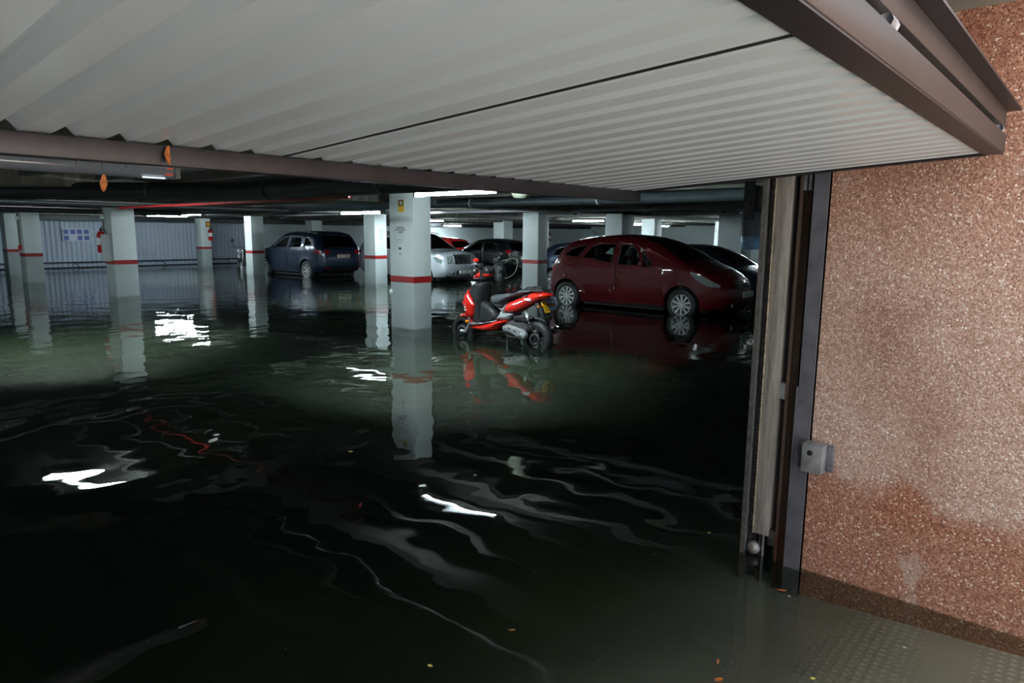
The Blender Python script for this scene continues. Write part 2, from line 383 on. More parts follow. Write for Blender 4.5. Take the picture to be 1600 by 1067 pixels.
# water
wt = props(obj('flood_water', bx(X0+.01, X1-.01, -1.2, Y1-.02, -.002, 0), WAT, sm=False), 'murky dark green flood water covering the whole garage floor', 'water', kind='stuff')
bm = NB()
for a, b, c, d in ((X0+.01, 3.275, -1.3, 1.3), (3.275, 3.40, .975, 1.3), (X0+.01, X1-.01, 1.302, Y1-.07)):
    bm.faces.new([bm.verts.new((x, y, 0)) for x, y in ((a, c), (b, c), (b, d), (a, d))])
wt.data.clear_geometry(); bm.to_mesh(wt.data); bm.free()

# rail on the back wall
t = thing('wall_rail', 'thin dark pipe rail low along the pale corrugated back wall', 'rail', (5, Y1-.2, 0))
obj('rail', tb([(-7.8, 0, .23), (12, 0, .23)], .025), PIPE, t); obj('rail', tb([(-7.8, 0, .02), (12, 0, .02)], .025), PIPE, t)
for x in (-4, .2, 4.5, 8, 11): obj('bracket', tb([(x, 0, .24), (x+.25, -.1, .0), (x+.3, -.1, GF)], .015), PIPE, t)
# blue parking sign on the back wall
t = thing('wall_sign', 'white sign with blue pictograms on the corrugated back wall', 'sign', (9.75, Y1-.12, 1.36))
obj('panel', bx(-.52, .52, -.01, .01, -.27, .27), mat('sign_pale', (.50, .56, .68), .5), t)
bm = NB(); random.seed(3)
for i in range(4):
    for j in range(2):
        x = -.38+.25*i; z = .12-.25*j
        if (i, j) == (1, 1): continue
        box(bm, x-.09, x+.09, -.014, -.01, z-.09, z+.09)
obj('pictogram', bm, SGNB, t, sm=False)

# ---------------------------------------------------------------- columns
def column(x0, x1, y0, y1, label, top=2.3, stripe=.82):
    t = thing('column', label, 'column', ((x0+x1)/2, (y0+y1)/2, GF), group='white and grey garage columns')
    a, b = (x1-x0)/2, (y1-y0)/2; g = -GF
    obj('upper_shaft', bx(-a, a, -b, b, stripe+.05+g, top+g, bev=.008), PNT_W, t)
    obj('red_band', bx(-a-.003, a+.003, -b-.003, b+.003, stripe-.05+g, stripe+.05+g), PNT_R, t)
    obj('lower_shaft', bx(-a, a, -b, b, 0, stripe-.05+g, bev=.008), PNT_G, t)
    return t
cA = column(7.38, 7.76, 8.55, 9.15, 'nearest large white column with yellow sticker and notices beside the scooter')
column(6.10, 6.62, 17.85, 18.4, 'white column with the red extinguisher hung on its left side', 2.12)
column(5.90, 6.35, 24.3, 24.85, 'column with thin conduit second from the left edge of the photo', 2.12)
column(6.62, 7.1, 29.4, 29.95, 'leftmost column, cut off by the left edge of the photo', 2.12)
column(13.88, 14.3, 30.15, 30.7, 'far white column with extinguisher and small sign in front of corrugated wall', 2.1)
column(12.72, 13.2, 23.65, 24.15, 'column directly left of the dark blue car', 2.12)
column(13.1, 13.55, 16.95, 17.5, 'column in front of the silver car with a pale notice on its right face', 2.14)
column(14.5, 14.9, 11.7, 12.25, 'column between the dark hatchback and the burgundy minivan', 2.2)
column(15.8, 16.42, 9.9, 10.42, 'wide column rising behind the roof of the burgundy minivan', 2.2)
column(20.2, 21.0, 8.45, 9.2, 'wide column right of the burgundy minivan, left of the blue motor', 2.2)
column(26.2, 26.9, 23.4, 24.1, 'far column above the left part of the dark hatchback', 2.2)
column(27.3, 28.0, 21.9, 22.6, 'far column above the middle of the dark hatchback', 2.2)
column(26.4, 27.1, 16.6, 17.3, 'far column seen left of the wide column above the minivan roof', 2.2)
column(31.0, 31.7, 13.6, 14.3, 'distant column above the minivan windscreen, right of two lit lamps', 2.2)
column(24.8, 25.4, 14.0, 14.6, 'distant column directly right of the wide column above the minivan', 2.2)
column(19.6, 20.2, 30.4, 31.0, 'distant grey column above the roof of the dark blue car', 2.2)
# notices on the near column (its face towards -X)
def notice(name, label, cat, y, z, w, h, mt, x=7.38):
    t = thing(name, label, cat, (x-.004, y, z)); obj('sheet', bx(-.003, .003, -w/2, w/2, -h/2, h/2), mt, t); return t
ROT = lambda p: frame(p, (0, -1, 0), (0, 0, 1))
t = notice('warning_sticker', 'yellow and brown camera warning sticker at the top of the near column', 'sticker', 8.84, 2.015, .13, .20, YEL)
obj('dark_header', bx(-.005, -.002, -.065, .065, .0, .10), mat('sticker_brown', (.20, .15, .02), .5), t)
bm = pillow([(-.02, .07), (.02, .075), (.025, .04), (.0, .02), (-.03, .03)], .002, xc=-.006); obj('camera_symbol', bm, PAPR, t)
t = notice('paper_notice', 'white paper notice with three bold lines taped to the near column', 'notice', 8.86, 1.62, .25, .27, PAPR)
text('lettering', 'RESERVADO\nPARA USUARIOS\nGARAJE', .036, INK, t, ROT((-.005, 0, .01)))
t = notice('small_notice', 'small white notice with a black camera symbol below the paper notice', 'notice', 8.87, 1.30, .17, .22, PAPR)
obj('camera_symbol', pillow([(-.03, .03), (.0, .05), (.03, .045), (.045, .015), (.02, .0), (.015, .02), (-.02, .005)], .002, xc=-.005), INK, t)
text('lettering', 'zona\nvigilada', .03, mat('grey_ink', (.25, .27, .28)), t, ROT((-.005, 0, -.055)))
t = thing('cable_box', 'small round white junction cap low on the near column edge', 'junction box', (7.375, 9.12, .60))
obj('cap', lt([(0, -.03), (.035, -.03), (.045, -.015), (.045, .004)], 16), PAPR, t)
t = thing('paper_note', 'pale notice on the bright face of the column before the silver car', 'notice', (13.36, 16.945, 1.5))
obj('sheet', bx(-.1, .1, -.004, .004, -.22, .22), mat('pale_note', (.62, .72, .70), .6), t)
bm = NB()
for k in range(5): box(bm, -.07, .05-.02*(k % 3), -.006, -.004, .13-.06*k, .145-.06*k)
obj('print', bm, mat('grey_ink2', (.2, .25, .24)), t, sm=False)

# fire extinguishers
def extinguisher(loc, label, rz=0, s=1.):
    t = thing('fire_extinguisher', label, 'fire extinguisher', loc, rz, group='red fire extinguishers')
    Z = Matrix(((0, 1, 0, 0), (0, 0, 1, 0), (1, 0, 0, 0), (0, 0, 0, 1)))
    obj('cylinder', lt([(0, 0), (.075*s, .0), (.085*s, .02), (.085*s, .36*s), (.06*s, .42*s), (.025*s, .44*s), (.0, .45*s)], 18, Z), EXTR, t)
    obj('valve', lt([(0, .44*s), (.022*s, .44*s), (.022*s, .49*s), (0, .49*s)], 10, Z), BLK, t)
    obj('handle', tb([(0, .02, .49*s), (0, -.07*s, .53*s), (0, -.1*s, .5*s)], .01), BLK, t)
    obj('hose', tb(catmull([(0, .02, .47*s), (.09*s, .0, .44*s), (.12*s, 0, .25*s), (.09*s, -.02, .06*s)], 5), .012), BLK, t)
    obj('label_sheet', lt([(.087*s, .16*s), (.087*s, .30*s)], 18, Z), PAPR, t)
    return t
extinguisher((5.93, 18.05, 1.05), 'large red fire extinguisher hung on the left side of a white column', s=1.15)
t = thing('sign_plate', 'grey sheet metal sign plate projecting beside the large extinguisher', 'sign', (6.09, 17.9, 1.2))
obj('plate', bx(-.22, 0, -.01, .01, -.35, .28), FIX, t)
extinguisher((14.22, 30.02, 1.15), 'red fire extinguisher on the far column before the corrugated wall', s=1.1)
t = thing('wall_sign', 'small red and yellow fire sign above the far extinguisher', 'sign', (14.2, 30.14, 1.85)); obj('panel', bx(-.1, .1, -.01, .01, -.13, .13), mat('sign_orange', (.35, .12, .03)), t)
obj('symbol', bx(-.04, .04, -.014, -.01, -.07, .07), YEL, t)
extinguisher((41.6, Y1-.112, 1.0), 'distant red fire extinguisher on the rear wall above a parked car', s=1.3)
for cx, cy, lb in ((6.09, 18.25, 'beside the large extinguisher'), (5.89, 24.55, 'on the column left of it')):
    t = thing('conduit', 'thin vertical conduit with white switch '+lb, 'conduit', (cx, cy, 0))
    obj('pipe', tb([(-.03, 0, 2.1), (-.03, 0, 1.08)], .02), CONC, t); obj('switch_box', bx(-.07, 0, -.05, .05, 1.85, 1.95), PAPR, t); obj('alarm_button', bx(-.08, 0, -.06, .06, .98, 1.1), EXTR, t)

# ---------------------------------------------------------------- ceiling services
def pipe(name, label, pts, r, mt, clips=(), cl=None):
    t = thing(name, label, 'pipe', pts[0]); o = Vector(pts[0])
    obj('pipe_run', tube(NB(), [Vector(p)-o for p in pts], r, 20), mt, t)
    for q, (p, d) in enumerate(clips):
        p = Vector(p)-o; bm = NB(); d = Vector(d).normalized(); tube(bm, [p-d*.02, p+d*.02], r+.006, 20); obj('clamp', bm, cl or mt, t)
        obj('hanger', tb([p+Vector((0, 0, r)), p+Vector((0, 0, 2.33-p.z-o.z))], .006), CHN, t)
    return t
pipe('drain_pipe', 'thick dark drain pipe bending under the ceiling above the near column', [(4.02, 2.0, 2.05), (4.05, 4.5, 2.05), (4.15, 7.9, 2.06), (4.0, 8.5, 2.065), (2.35, 11, 2.08), (.9, 13.2, 2.09)], .112, PIPE,
     [((4.06, 5.1, 2.05), (0, 1, 0)), ((4.12, 7.2, 2.055), (0, 1, 0)), ((3.6, 9.1, 2.07), (-1.65, 2.5, 0)), ((2.9, 10.2, 2.075), (-1.65, 2.5, 0))], PIPEL)
pipe('grey_pipe', 'blue grey pipe under the ceiling above the burgundy minivan', [(9.2, 1.4, 2.14), (9.2, 24, 2.12)], .08, PIPEL, [((9.2, 9.0, 2.13), (0, 1, 0)), ((9.2, 6.2, 2.13), (0, 1, 0)), ((9.2, 3.8, 2.13), (0, 1, 0))], FIX)
pipe('sprinkler_pipe', 'thin bright red pipe running just below the thick drain pipe', [(5.05, 7.0, 2.01), (5.0, 10, 2.0), (5.0, 13.5, 2.0), (5.2, 14.7, 2.01)], .022, mat('dull_red_pipe', (.24, .012, .012), .5), [((5.0, 10, 2.0), (0, 1, 0)), ((5.0, 13, 2.0), (0, 1, 0))])
pipe('cross_pipe', 'dark pipe crossing the ceiling towards the far columns', [(X0+.1, 15.0, 2.08), (9.0, 15.0, 2.08)], .06, PIPE)
pipe('cross_pipe', 'second dark pipe crossing deeper in the garage before the back wall', [(X0+.1, 20.8, 2.08), (9.0, 20.8, 2.08)], .08, PIPE)
pipe('cable_pipe', 'thin grey cable conduit along the ceiling right of the grey pipe', [(11.6, 2, 2.2), (11.6, 28, 2.2)], .03, PIPEL)
for i, (x, a, b, z) in enumerate(((13.6, 2.5, 30, 2.12), (17.4, 2.5, 31, 2.10))):
    t = thing('cable_tray', ('nearer' if i == 0 else 'farther')+' long metal cable tray under the ceiling above the parked cars', 'cable tray', (x, a, z))
    obj('tray', bx(-.12, .12, 0, b-a, 0, .01), CHN, t); obj('side_rail', bx(-.125, -.115, 0, b-a, 0, .06), CHN, t); obj('side_rail', bx(.115, .125, 0, b-a, 0, .06), CHN, t)
    bm = NB(); y = .5
    while y < b-a: box(bm, -.12, .12, y, y+.02, .06, 2.33-z); y += 2.4
    props(obj('hanger', bm, CHN, t, sm=False), kind='stuff')
# lamps
def lamp(x, y, z, ang, label, n=1, L=1.45, lit=True):
    t = thing('ceiling_lamp', label, 'lamp', (x, y, z), ang, group='lit fluorescent ceiling lamps')
    bm = NB(); box(bm, -.085, .085, -L/2-.05, L/2+.05, .035, .085, bev=.01); obj('housing', bm, FIX, t)
    for q in range(n):
        dx = (q-(n-1)/2)*.11
        obj('tube', tb([(dx, -L/2, 0), (dx, L/2, 0)], .021, 12), TUBE, t)
    for s in (-1, 1): obj('end_cap', bx(-.07, .07, s*(L/2+.02)-.02, s*(L/2+.02)+.02, -.03, .04), FIX, t)
    obj('bracket', tb([(0, 0, .08), (0, 0, 2.33-z)], .01), CHN, t)
    return t
lamp(6.15, 6.28, 2.085, 0, 'lit tube lamp right above the near white column')
lamp(3.26, 11.3, 2.16, .5, 'lit tube lamp hidden above the thick drain pipe', 2)
lamp(13.2, 15.45, 2.12, 0, 'lit tube lamp hidden behind the top of the near column')
lamp(10.75, 14.4, 2.055, 0, 'lit tube lamp left of the near column above the dark blue car', L=1.6)
lamp(11.0, 26.6, 2.10, PI/2, 'lit tube lamp near the corrugated wall above the far column')
lamp(22.2, 15.4, 2.07, 0, 'bright lit tube lamp left of the wide column above the minivan')
lamp(29.4, 30.5, 1.98, PI/2, 'distant twin tube lamp above the small red car', 2)
lamp(27.8, 16.2, 2.03, 0, 'small lit lamp immediately right of the wide column above the minivan')
lamp(31.0, 17.4, 1.98, 0, 'lit lamp above the minivan roof, right of the smaller one')
lamp(30.0, 12.6, 1.96, 0, 'rightmost lit lamp beside the wide column near the blue motor')
lamp(24.0, 8.6, 2.1, 0, 'lit lamp half hidden behind the wide column near the blue motor')
lamp(1.5, 21.0, 2.12, 0, 'extra lit tube lamp added out over the far left bays')  # from here down, extra tubes added to brighten back wall and bays
lamp(21.5, 23.5, 2.1, 0, 'extra lit tube lamp added over the bays behind the dark hatchback')
lamp(17.5, 5.0, 2.12, 0, 'extra lit tube lamp added over the car beside the minivan')
lamp(10.8, 24.0, 2.12, 0, 'extra lit tube lamp added over the bay left of the dark blue car')
lamp(36.0, 22.0, 2.12, 0, 'extra lit tube lamp added deep in the far right bays')
# unlit fixture at upper left
t = thing('unlit_ceiling_lamp', 'unlit long fluorescent fixture with red glowing tube ends at upper left', 'lamp', (1.93, 6.15, 2.08))
obj('housing', bx(-.72, .72, -.07, .09, .05, .11, bev=.01), FIX, t)
obj('diffuser', lt([(0, -.68), (.062, -.68), (.066, -.66), (.066, .66), (.062, .68), (0, .68)], 16, Matrix.Translation((0, 0, .01))), DIFF, t)
for s in (-1, 1):
    obj('end_plate', bx(s*.70-.02, s*.70+.02, -.075, .075, -.05, .10), FIX, t)
    for dz in (.03, -.02): obj('red_tube_end', tb([(s*.60, -.066, dz), (s*.66, -.066, dz)], .008), mat('red_glow', (.6, .1, .05), emit=(1, .12, .04), es=.25), t)
obj('tube', tb([(.42, -.05, -.052), (.6, -.05, -.052)], .006), mat('faint_tube', (.8, .8, .8), emit=(.8, .95, 1), es=1.2), t)
for x in (-.4, -.05, .3, .6): obj('clip', bx(x-.012, x+.012, -.085, -.065, .01, .07), FIX, t)
obj('hanger', tb([(0, 0, .1), (0, 0, .25)], .012), CHN, t)
t = thing('dome_lamp', 'unlit round opal dome lamp above the scooter under the door edge', 'lamp', (8.17, 6.97, 2.12))
Z4 = Matrix(((0, 1, 0, 0), (0, 0, 1, 0), (1, 0, 0, 0), (0, 0, 0, 1)))
obj('opal_dome', lt([(0, 0), (.09, .01), (.125, .05), (.13, .10)], 20, Z4), mat('opal_plastic', (.50, .56, .42), .4), t)
obj('base', lt([(.13, .10), (.145, .10), (.145, .2), (0, .2)], 20, Z4), mat('opal_base', (.50, .53, .42), .6), t)

# ---------------------------------------------------------------- folding overhead door
D = thing('door_1', 'raised folding garage door of white ribbed sheet in brown frame', None, (0, 0, 0)); D['kind'] = 'structure'
def zd(y): return 1.912-(y-.40)*(.09/1.5)
P0 = .452-.1167*30; per = .1167
def ribs(x0, x1, y0, y1, name, zoff=0.):
    bm = NB(); xs = []
    k = math.floor((x0-P0)/per)-1; pts8 = [(-.028+.0055*q, .026*math.cos(PI/2*max(-1, min(1, (-.028+.0055*q-.0)/.0285)))**1.3) for q in range(11)]
    while P0+k*per < x1+per:
        c = P0+k*per
        xs += [(c+a, max(0, b)) for a, b in pts8]; k += 1
    xs = [(x0, 0)]+[q for q in xs if x0+.004 < q[0] < x1-.004 and q[0] > -9]+[(x1, 0)]
    V = [[bm.verts.new((x, y, zd(y)+dz+zoff)) for x, dz in xs] for y in (y0, y1)]
    for i in range(len(xs)-1): bm.faces.new((V[0][i], V[0][i+1], V[1][i+1], V[1][i]))
    r = bmesh.ops.extrude_face_region(bm, geom=list(bm.faces))
    for v in [g for g in r['geom'] if isinstance(g, bmesh.types.BMVert)]: v.co.z += .0015
    bmesh.ops.recalc_face_normals(bm, faces=bm.faces)
    return obj(name, bm, DOR, D, sm=True)
ribs(-2.95, -1.197, .39, 1.93, 'corrugated_panel'); ribs(-1.193, 1.139, .39, 1.93, 'corrugated_panel'); ribs(1.1432, 3.18, .39, 1.93, 'corrugated_panel')
bm = NB(); vs = box(bm, 1.1385, 1.1445, .40, 1.9, 0, .004)
for v in vs: v.co.z += zd(v.co.y)-.0035
obj('panel_joint', bm, BRN, D)
bm = NB(); box(bm, -2.95, 3.2, 1.895, 1.945, 1.765, 1.818, bev=.004); box(bm, -2.95, 3.2, 1.905, 1.955, 1.80, 1.812); obj('inner_rail', bm, BRN, D)
bm = NB(); box(bm, -2.95, 3.2, .345, .40, zd(.4)-.002, 1.978, bev=.004); obj('outer_rail', bm, BRN_LIT, D)
obj('rail_underside', bx(-2.95, 3.2, .348, .41, zd(.4)-.006, zd(.4)-.001), BRN, D)  # darker frame brown painted on as the rail's shaded underside
bm = NB(); vs = box(bm, 3.165, 3.20, .40, 1.9, 0, .05)
for v in vs: v.co.z += zd(v.co.y)-.008
obj('side_rail', bm, BRN, D)
obj('upper_leaf_rail', bx(-2.95, 3.21, .352, .40, 2.004, 2.066, bev=.003), BRN_LIT, D)
obj('drip_strip', bx(-2.95, 3.24, .310, .40, 2.066, 2.073), BRN, D)
obj('upper_leaf_sheet', bx(-2.95, 3.2, .38, 1.9, 2.075, 2.095), DOR, D)
obj('gap_shade', bx(-2.95, 3.19, .385, .40, 1.97, 2.01), BLKM, D)  # matt black strip standing in for the dark of the open gap
for x in (1.45, 3.1, -1.0): obj('hinge', tb([(x, .36, 1.991), (x+.05, .36, 1.991)], .014), ZNC, D)
for k in range(0):   # end cleats on the inner rail
    obj('cleat', bx(.30+k*.175, .33+k*.175, 1.885, 1.9, 1.79, 1.81), CHN, D)

# ---------------------------------------------------------------- door jamb with guides
J = thing('door_guide', 'tall steel guide with chain and grey counterweight at the end of the pink wall', 'door guide', (3.26, 1.1, 0)); jx, jy = 3.26, 1.1
def jb(name, x0, x1, y0, y1, z0, z1, mt, bev=0): return obj(name, bx(x0-jx, x1-jx, y0-jy, y1-jy, z0, z1, bev=bev), mt, J)
jb('backing', 3.40, 3.61, .975, 1.04, GF, 2.3, BLKM)
bm = NB(); box(bm, 3.245-jx, 3.252-jx, .972-jy, 1.043-jy, GF, 2.2); box(bm, 3.245-jx, 3.33-jx, 1.037-jy, 1.043-jy, GF, 2.2); box(bm, 3.235-jx, 3.262-jx, 1.0385-jy, 1.0445-jy, GF, .9); obj('corner_angle', bm, ANG, J, sm=False)
bm = NB(); box(bm, 3.31-jx, 3.316-jx, 1.046-jy, 1.10-jy, GF, 2.2); box(bm, 3.265-jx, 3.316-jx, 1.096-jy, 1.102-jy, GF, 2.2); box(bm, 3.262-jx, 3.272-jx, 1.088-jy, 1.102-jy, GF, 2.2); obj('rusty_channel', bm, RST, J, sm=False)
jb('backing', 3.40, 3.61, 1.04, 1.3, GF, 2.3, BLKM)
jb('latch_plate', 3.262, 3.31, 1.05, 1.09, 1.80, 1.98, ZNC, .004); jb('latch_slot', 3.259, 3.266, 1.066, 1.072, 1.79, 1.88, BLKM)
jb('inner_channel', 3.33, 3.34, 1.102, 1.135, GF, 2.2, CHN); jb('cross_tie', 3.268, 3.33, 1.10, 1.14, .07, .15, CHN, .004); jb('cross_tie', 3.268, 3.33, 1.10, 1.14, .82, .90, ZNC, .004)
jb('counterweight', 3.262, 3.34, 1.135, 1.212, .115, 2.2, CNT, .005)
jb('weight_edge', 3.258, 3.27, 1.2105, 1.2145, .115, 2.2, mat('gold_edge', (.42, .36, .27), .6, var=.5, vscale=50))
jb('chain_channel', 3.315, 3.32, 1.215, 1.252, GF, 2.2, CHN); jb('edge_strip', 3.25, 3.33, 1.252, 1.258, GF, 2.2, ZNC)
jb('edge_strip', 3.246, 3.251, 1.246, 1.268, GF, 2.2, mat('worn_steel', (.19, .18, .175), .4, .6, var=.3, vscale=30))
bm = NB(); z = .02
while z < 2.2: box(bm, 3.283-jx, 3.30-jx, 1.226-jy, 1.240-jy, z, z+.011); z += .0165
props(obj('chain', bm, CHN, J, sm=False), kind='stuff')
Mx = Matrix.Translation((0, 1.205-jy, .035))
obj('roller', lt([(0, -.012), (.014, -.012), (.016, -.006), (.026, -.006), (.031, .0), (.031, .03), (0, .03)], 20, Mx), ZNC, J)
obj('roller_bolt', lt([(0, -.02), (.012, -.02), (.012, -.005)], 6, Mx), mat('rust_bolt', (.2, .15, .1), .6), J)
jb('guide_post', 3.27, 3.29, 1.16, 1.166, GF, .13, ZNC); jb('guide_post', 3.27, 3.29, 1.176, 1.182, GF, .13, CHN)
# lock box
t = thing('lock_box', 'small grey steel lock box with round keyhole bridging guide and pink wall', 'lock', (3.185, .925, .583))
obj('case', bx(0, .075, -.035, .06, -.068, .068, bev=.006), ZNC, t)
obj('flange', bx(.05, .078, -.065, -.03, -.06, .062, bev=.003), ANG, t); obj('rear_flange', bx(.02, .06, .055, .075, -.055, .07), CHN, t)
obj('keyhole', lt([(0, -.002), (.013, -.002), (.013, .004)], 16, Matrix.Translation((0, .022, .028))), BLKM, t)
for z in (-.045, .045): obj('bolt', lt([(0, -.006), (.006, -.006), (.006, .002)], 6, Matrix.Translation((.05, -.048, z))), ANG, t)

# electric motor hung inside beyond the jamb
t = thing('door_motor', 'finned electric motor with blue cap hanging beside the door guide', 'motor', (4.62, 1.86, 1.50))
obj('blue_cap', lt([(0, 0), (.062, .0), (.072, .015), (.074, .085), (.07, .09)], 24, Z4), MOTB, t)
bm = NB(); lathe(bm, [(0, .088), (.062, .088), (.062, .235), (0, .235)], 20, Z4)
for k in range(24):
    a = 2*PI*k/24; box(bm, .058, .074, -.002, .002, .09, .235, M=Matrix.Rotation(a, 4, 'Z'))
obj('finned_body', bm, MOTG, t, sm=False)
obj('top_flange', lt([(0, .235), (.085, .235), (.09, .24), (.09, .262), (0, .265)], 24, Z4), mat('flange_teal', (.06, .12, .14), .5, .4), t)
obj('gearbox', bx(-.04, .06, -.05, .05, .26, .42, bev=.015), CHN, t); obj('mount', bx(-.1, -.06, -.03, .03, .2, .82), CHN, t)
obj('hanger_bar', bx(-.08, .3, -.02, .02, .40, .43), CHN, t)

# ---------------------------------------------------------------- cars
def wheel(t, x, y, r, w, side, spokes, zc, double=False):
    M = Matrix.Translation((x, y, zc)) @ (Matrix.Identity(4) if side > 0 else Matrix.Rotation(PI, 4, 'Z'))
    o = obj('wheel', lt([(r*.62, -w*.5), (r*.80, -w*.5), (r*.93, -w*.46), (r, -w*.32), (r, w*.32), (r*.93, w*.46), (r*.80, w*.52), (r*.66, w*.46), (r*.62, w*.3)], 36, M), RUB, t)
    bm = NB(); lathe(bm, [(r*.665, w*.47), (r*.64, w*.5), (r*.60, w*.44), (r*.58, w*.1), (r*.58, -w*.4)], 36, M)
    lathe(bm, [(0, w*.44), (r*.10, w*.44), (r*.14, w*.38), (r*.14, w*.25)], 16, M)
    for k in range(spokes):
        A = M @ Matrix.Rotation(2*PI*k/spokes, 4, 'X')
        vs = box(bm, w*.26, w*.40, -.5, .5, r*.10, r*.62)
        for v in vs:
            f = v.co.z/(r*.62); v.co.y *= r*(.075+.085*f) if not double else r*(.05+.10*f); v.co = A @ v.co
    obj('rim', bm, ALU, o)
    obj('brake_disc', lt([(0, w*.0), (r*.5, w*.0), (r*.57, -w*.1)], 24, M), CHN, o)
def car(name, label, spec, loc, rz, paint, group='parked cars standing in the flood water'):
    t = thing(name, label, 'car', loc, rz, group=group)
    hw, belt, tum = spec['hw'], spec['belt'], spec.get('tum', .30); ctrl = spec['ctrl']; N = 8
    sil = catmull(ctrl, N); SI = [tuple(p) for p in sil]; y0 = min(p[0] for p in SI); y1 = max(p[0] for p in SI)
    pf, pr = spec.get('pf', .26), spec.get('pr', .16); rad = spec.get('rad', .07); cr = spec.get('crown', .05)
    def W(y, z):
        w = hw
        if z > belt: w -= tum*(z-belt)+.10*(z-belt)**2
        elif z < .6: w -= .09*((.6-z)/.4)**2
        if y < y0+.75: w -= pf*((y0+.75-y)/.75)**2
        if y > y1-.6: w -= pr*((y-y1+.6)/.6)**2
        d = dpoly((y, z), SI, False)
        if d < rad: w -= rad-math.sqrt(max(0, rad*rad-(rad-d)**2))
        for ay in (spec['fw'], spec['rw']):           # flared wheel arches
            q = math.hypot(y-ay, z-spec['ar_z']); 
            if q < spec['ar']+.12: w += .02*max(0, (spec['ar']+.12-q)/.12)
        return w
    # lower outline with arch cut-outs
    lo = []
    sill = spec['sill']
    def arch(cy):
        a0 = math.asin(max(-1, min(1, (sill-spec['ar_z'])/spec['ar']))); n = 14
        return [(cy+spec['ar']*math.cos(a), spec['ar_z']+spec['ar']*math.sin(a)) for a in [a0+(PI-2*a0)*k/n for k in range(n+1)]]
    outline = SI+arch(spec['rw'])+arch(spec['fw'])
    wins = spec['wins']; doors = spec['doors']
    def shrink(P, d):
        c = (sum(p[0] for p in P)/len(P), sum(p[1] for p in P)/len(P)); out = []; n = len(P)
        ar = sum(P[i][0]*P[(i+1) % n][1]-P[(i+1) % n][0]*P[i][1] for i in range(n))
        for i in range(n):
            a, b, e = Vector(P[i-1]), Vector(P[i]), Vector(P[(i+1) % n]); d1 = (b-a).normalized(); d2 = (e-b).normalized()
            nn = (Vector((d1.y, -d1.x))+Vector((d2.y, -d2.x))); nn = nn.normalized() if nn.length > 1e-6 else Vector((d1.y, -d1.x))
            out.append(tuple(b-nn*d*(1 if ar > 0 else -1)))
        return out
    def panel(name, outer, holes, mt, off=0., step=.11, par=t, thick=0.):
        v, T = tri2d(outer, holes, step); bm = NB()
        for s in (-1, 1):
            V = [bm.verts.new((s*(W(*p)+off), p[0], p[1])) for p in v]
            for f in T: bm.faces.new([V[i] for i in (f if s > 0 else f[::-1])])
        return bm
    def sided(name, outer, holes, mt, off=0., step=.11, par=None):
        for s in (-1, 1):
            v, T = tri2d(outer, holes, step); bm = NB(); V = [bm.verts.new((s*(W(*p)+off), p[0], p[1])) for p in v]
            for f in T: bm.faces.new([V[i] for i in (f if s > 0 else f[::-1])])
            bmesh.ops.recalc_face_normals(bm, faces=bm.faces); o = obj(name, bm, mt, par or t)
            yield o
    bm = panel('body', outline, [shrink(d, -.006) for d in doors]+[w for w in wins if not any(inside(w[0], d) for d in doors)], paint)
    # top / front / rear strip
    US = [-1, -.96, -.88, -.8, -.6, -.4, -.2, 0, .2, .4, .6, .8, .88, .96, 1]
    def spos(i, u, off=0.):
        i = max(0, min(len(SI)-1, i)); a = int(i); b = min(a+1, len(SI)-1); f = i-a
        p = sil[a].lerp(sil[b], f); tn = (sil[min(a+1, len(SI)-1)]-sil[max(a-1, 0)]).normalized(); n = Vector((-tn.y, tn.x))
        if a > 0 and False: pass
        we = W(p.x, p.y); front = p.x < y0+.35 and p.y < belt
        c = (spec.get('fcrown', .10) if front else cr)
        q = p+n*(c*(1-u*u)+off)
        # blend crown between roof and nose
        return Vector((u*we, q.x, q.y))
    # orientation: silhouette runs front-bottom -> over roof -> rear-bottom, left normal points outwards
    g = [a*N for a in spec['ws']], [a*N for a in spec['rwn']]
    rows = [[bm.verts.new(spos(i, u)) for u in US] for i in range(len(SI))]
    for i in range(len(SI)-1):
        for k in range(len(US)-1):
            um = (US[k]+US[k+1])/2
            if abs(um) < .88 and any(a <= i < b for a, b in g): continue
            bm.faces.new((rows[i][k], rows[i][k+1], rows[i+1][k+1], rows[i+1][k]))
    bmesh.ops.remove_doubles(bm, verts=bm.verts, dist=.0015); bmesh.ops.recalc_face_normals(bm, faces=bm.faces)
    obj('body', bm, paint, t)
    def strip(name, i0, i1, u0_, u1_, mt, off=.004, n=8, m_=6, par=None):
        bm = NB(); R = [[bm.verts.new(spos(i0+(i1-i0)*a/m_, u0_+(u1_-u0_)*b/n, off)) for b in range(n+1)] for a in range(m_+1)]
        for a in range(m_):
            for b in range(n): bm.faces.new((R[a][b], R[a][b+1], R[a+1][b+1], R[a+1][b]))
        r = bmesh.ops.extrude_face_region(bm, geom=list(bm.faces))
        for v in [q for q in r['geom'] if isinstance(q, bmesh.types.BMVert)]:
            v.co.y += (.004 if v.co.y < (y0+y1)/2 else -.004)*.5; v.co.z -= .003
        bmesh.ops.recalc_face_normals(bm, faces=bm.faces)
        return obj(name, bm, mt, par or t)
    for (a, b), nm in zip(g, ('windscreen', 'rear_window')): strip(nm, a, b, -.885, .885, GLS, 0., 10, 10)
    for q, d in enumerate(doors):
        holes = [w for w in wins if inside((sum(p[0] for p in w)/len(w), sum(p[1] for p in w)/len(w)), d)]
        for s, o in enumerate(sided('door', d, holes, paint)):
            hy, hz = spec['handles'][q]; sx = -1 if s == 0 else 1
            b2 = NB(); w = W(hy, hz); box(b2, sx*(w+.012)-.012, sx*(w+.012)+.012, hy-.09, hy+.09, hz-.015, hz+.015, bev=.008); obj('door_handle', b2, paint, o)
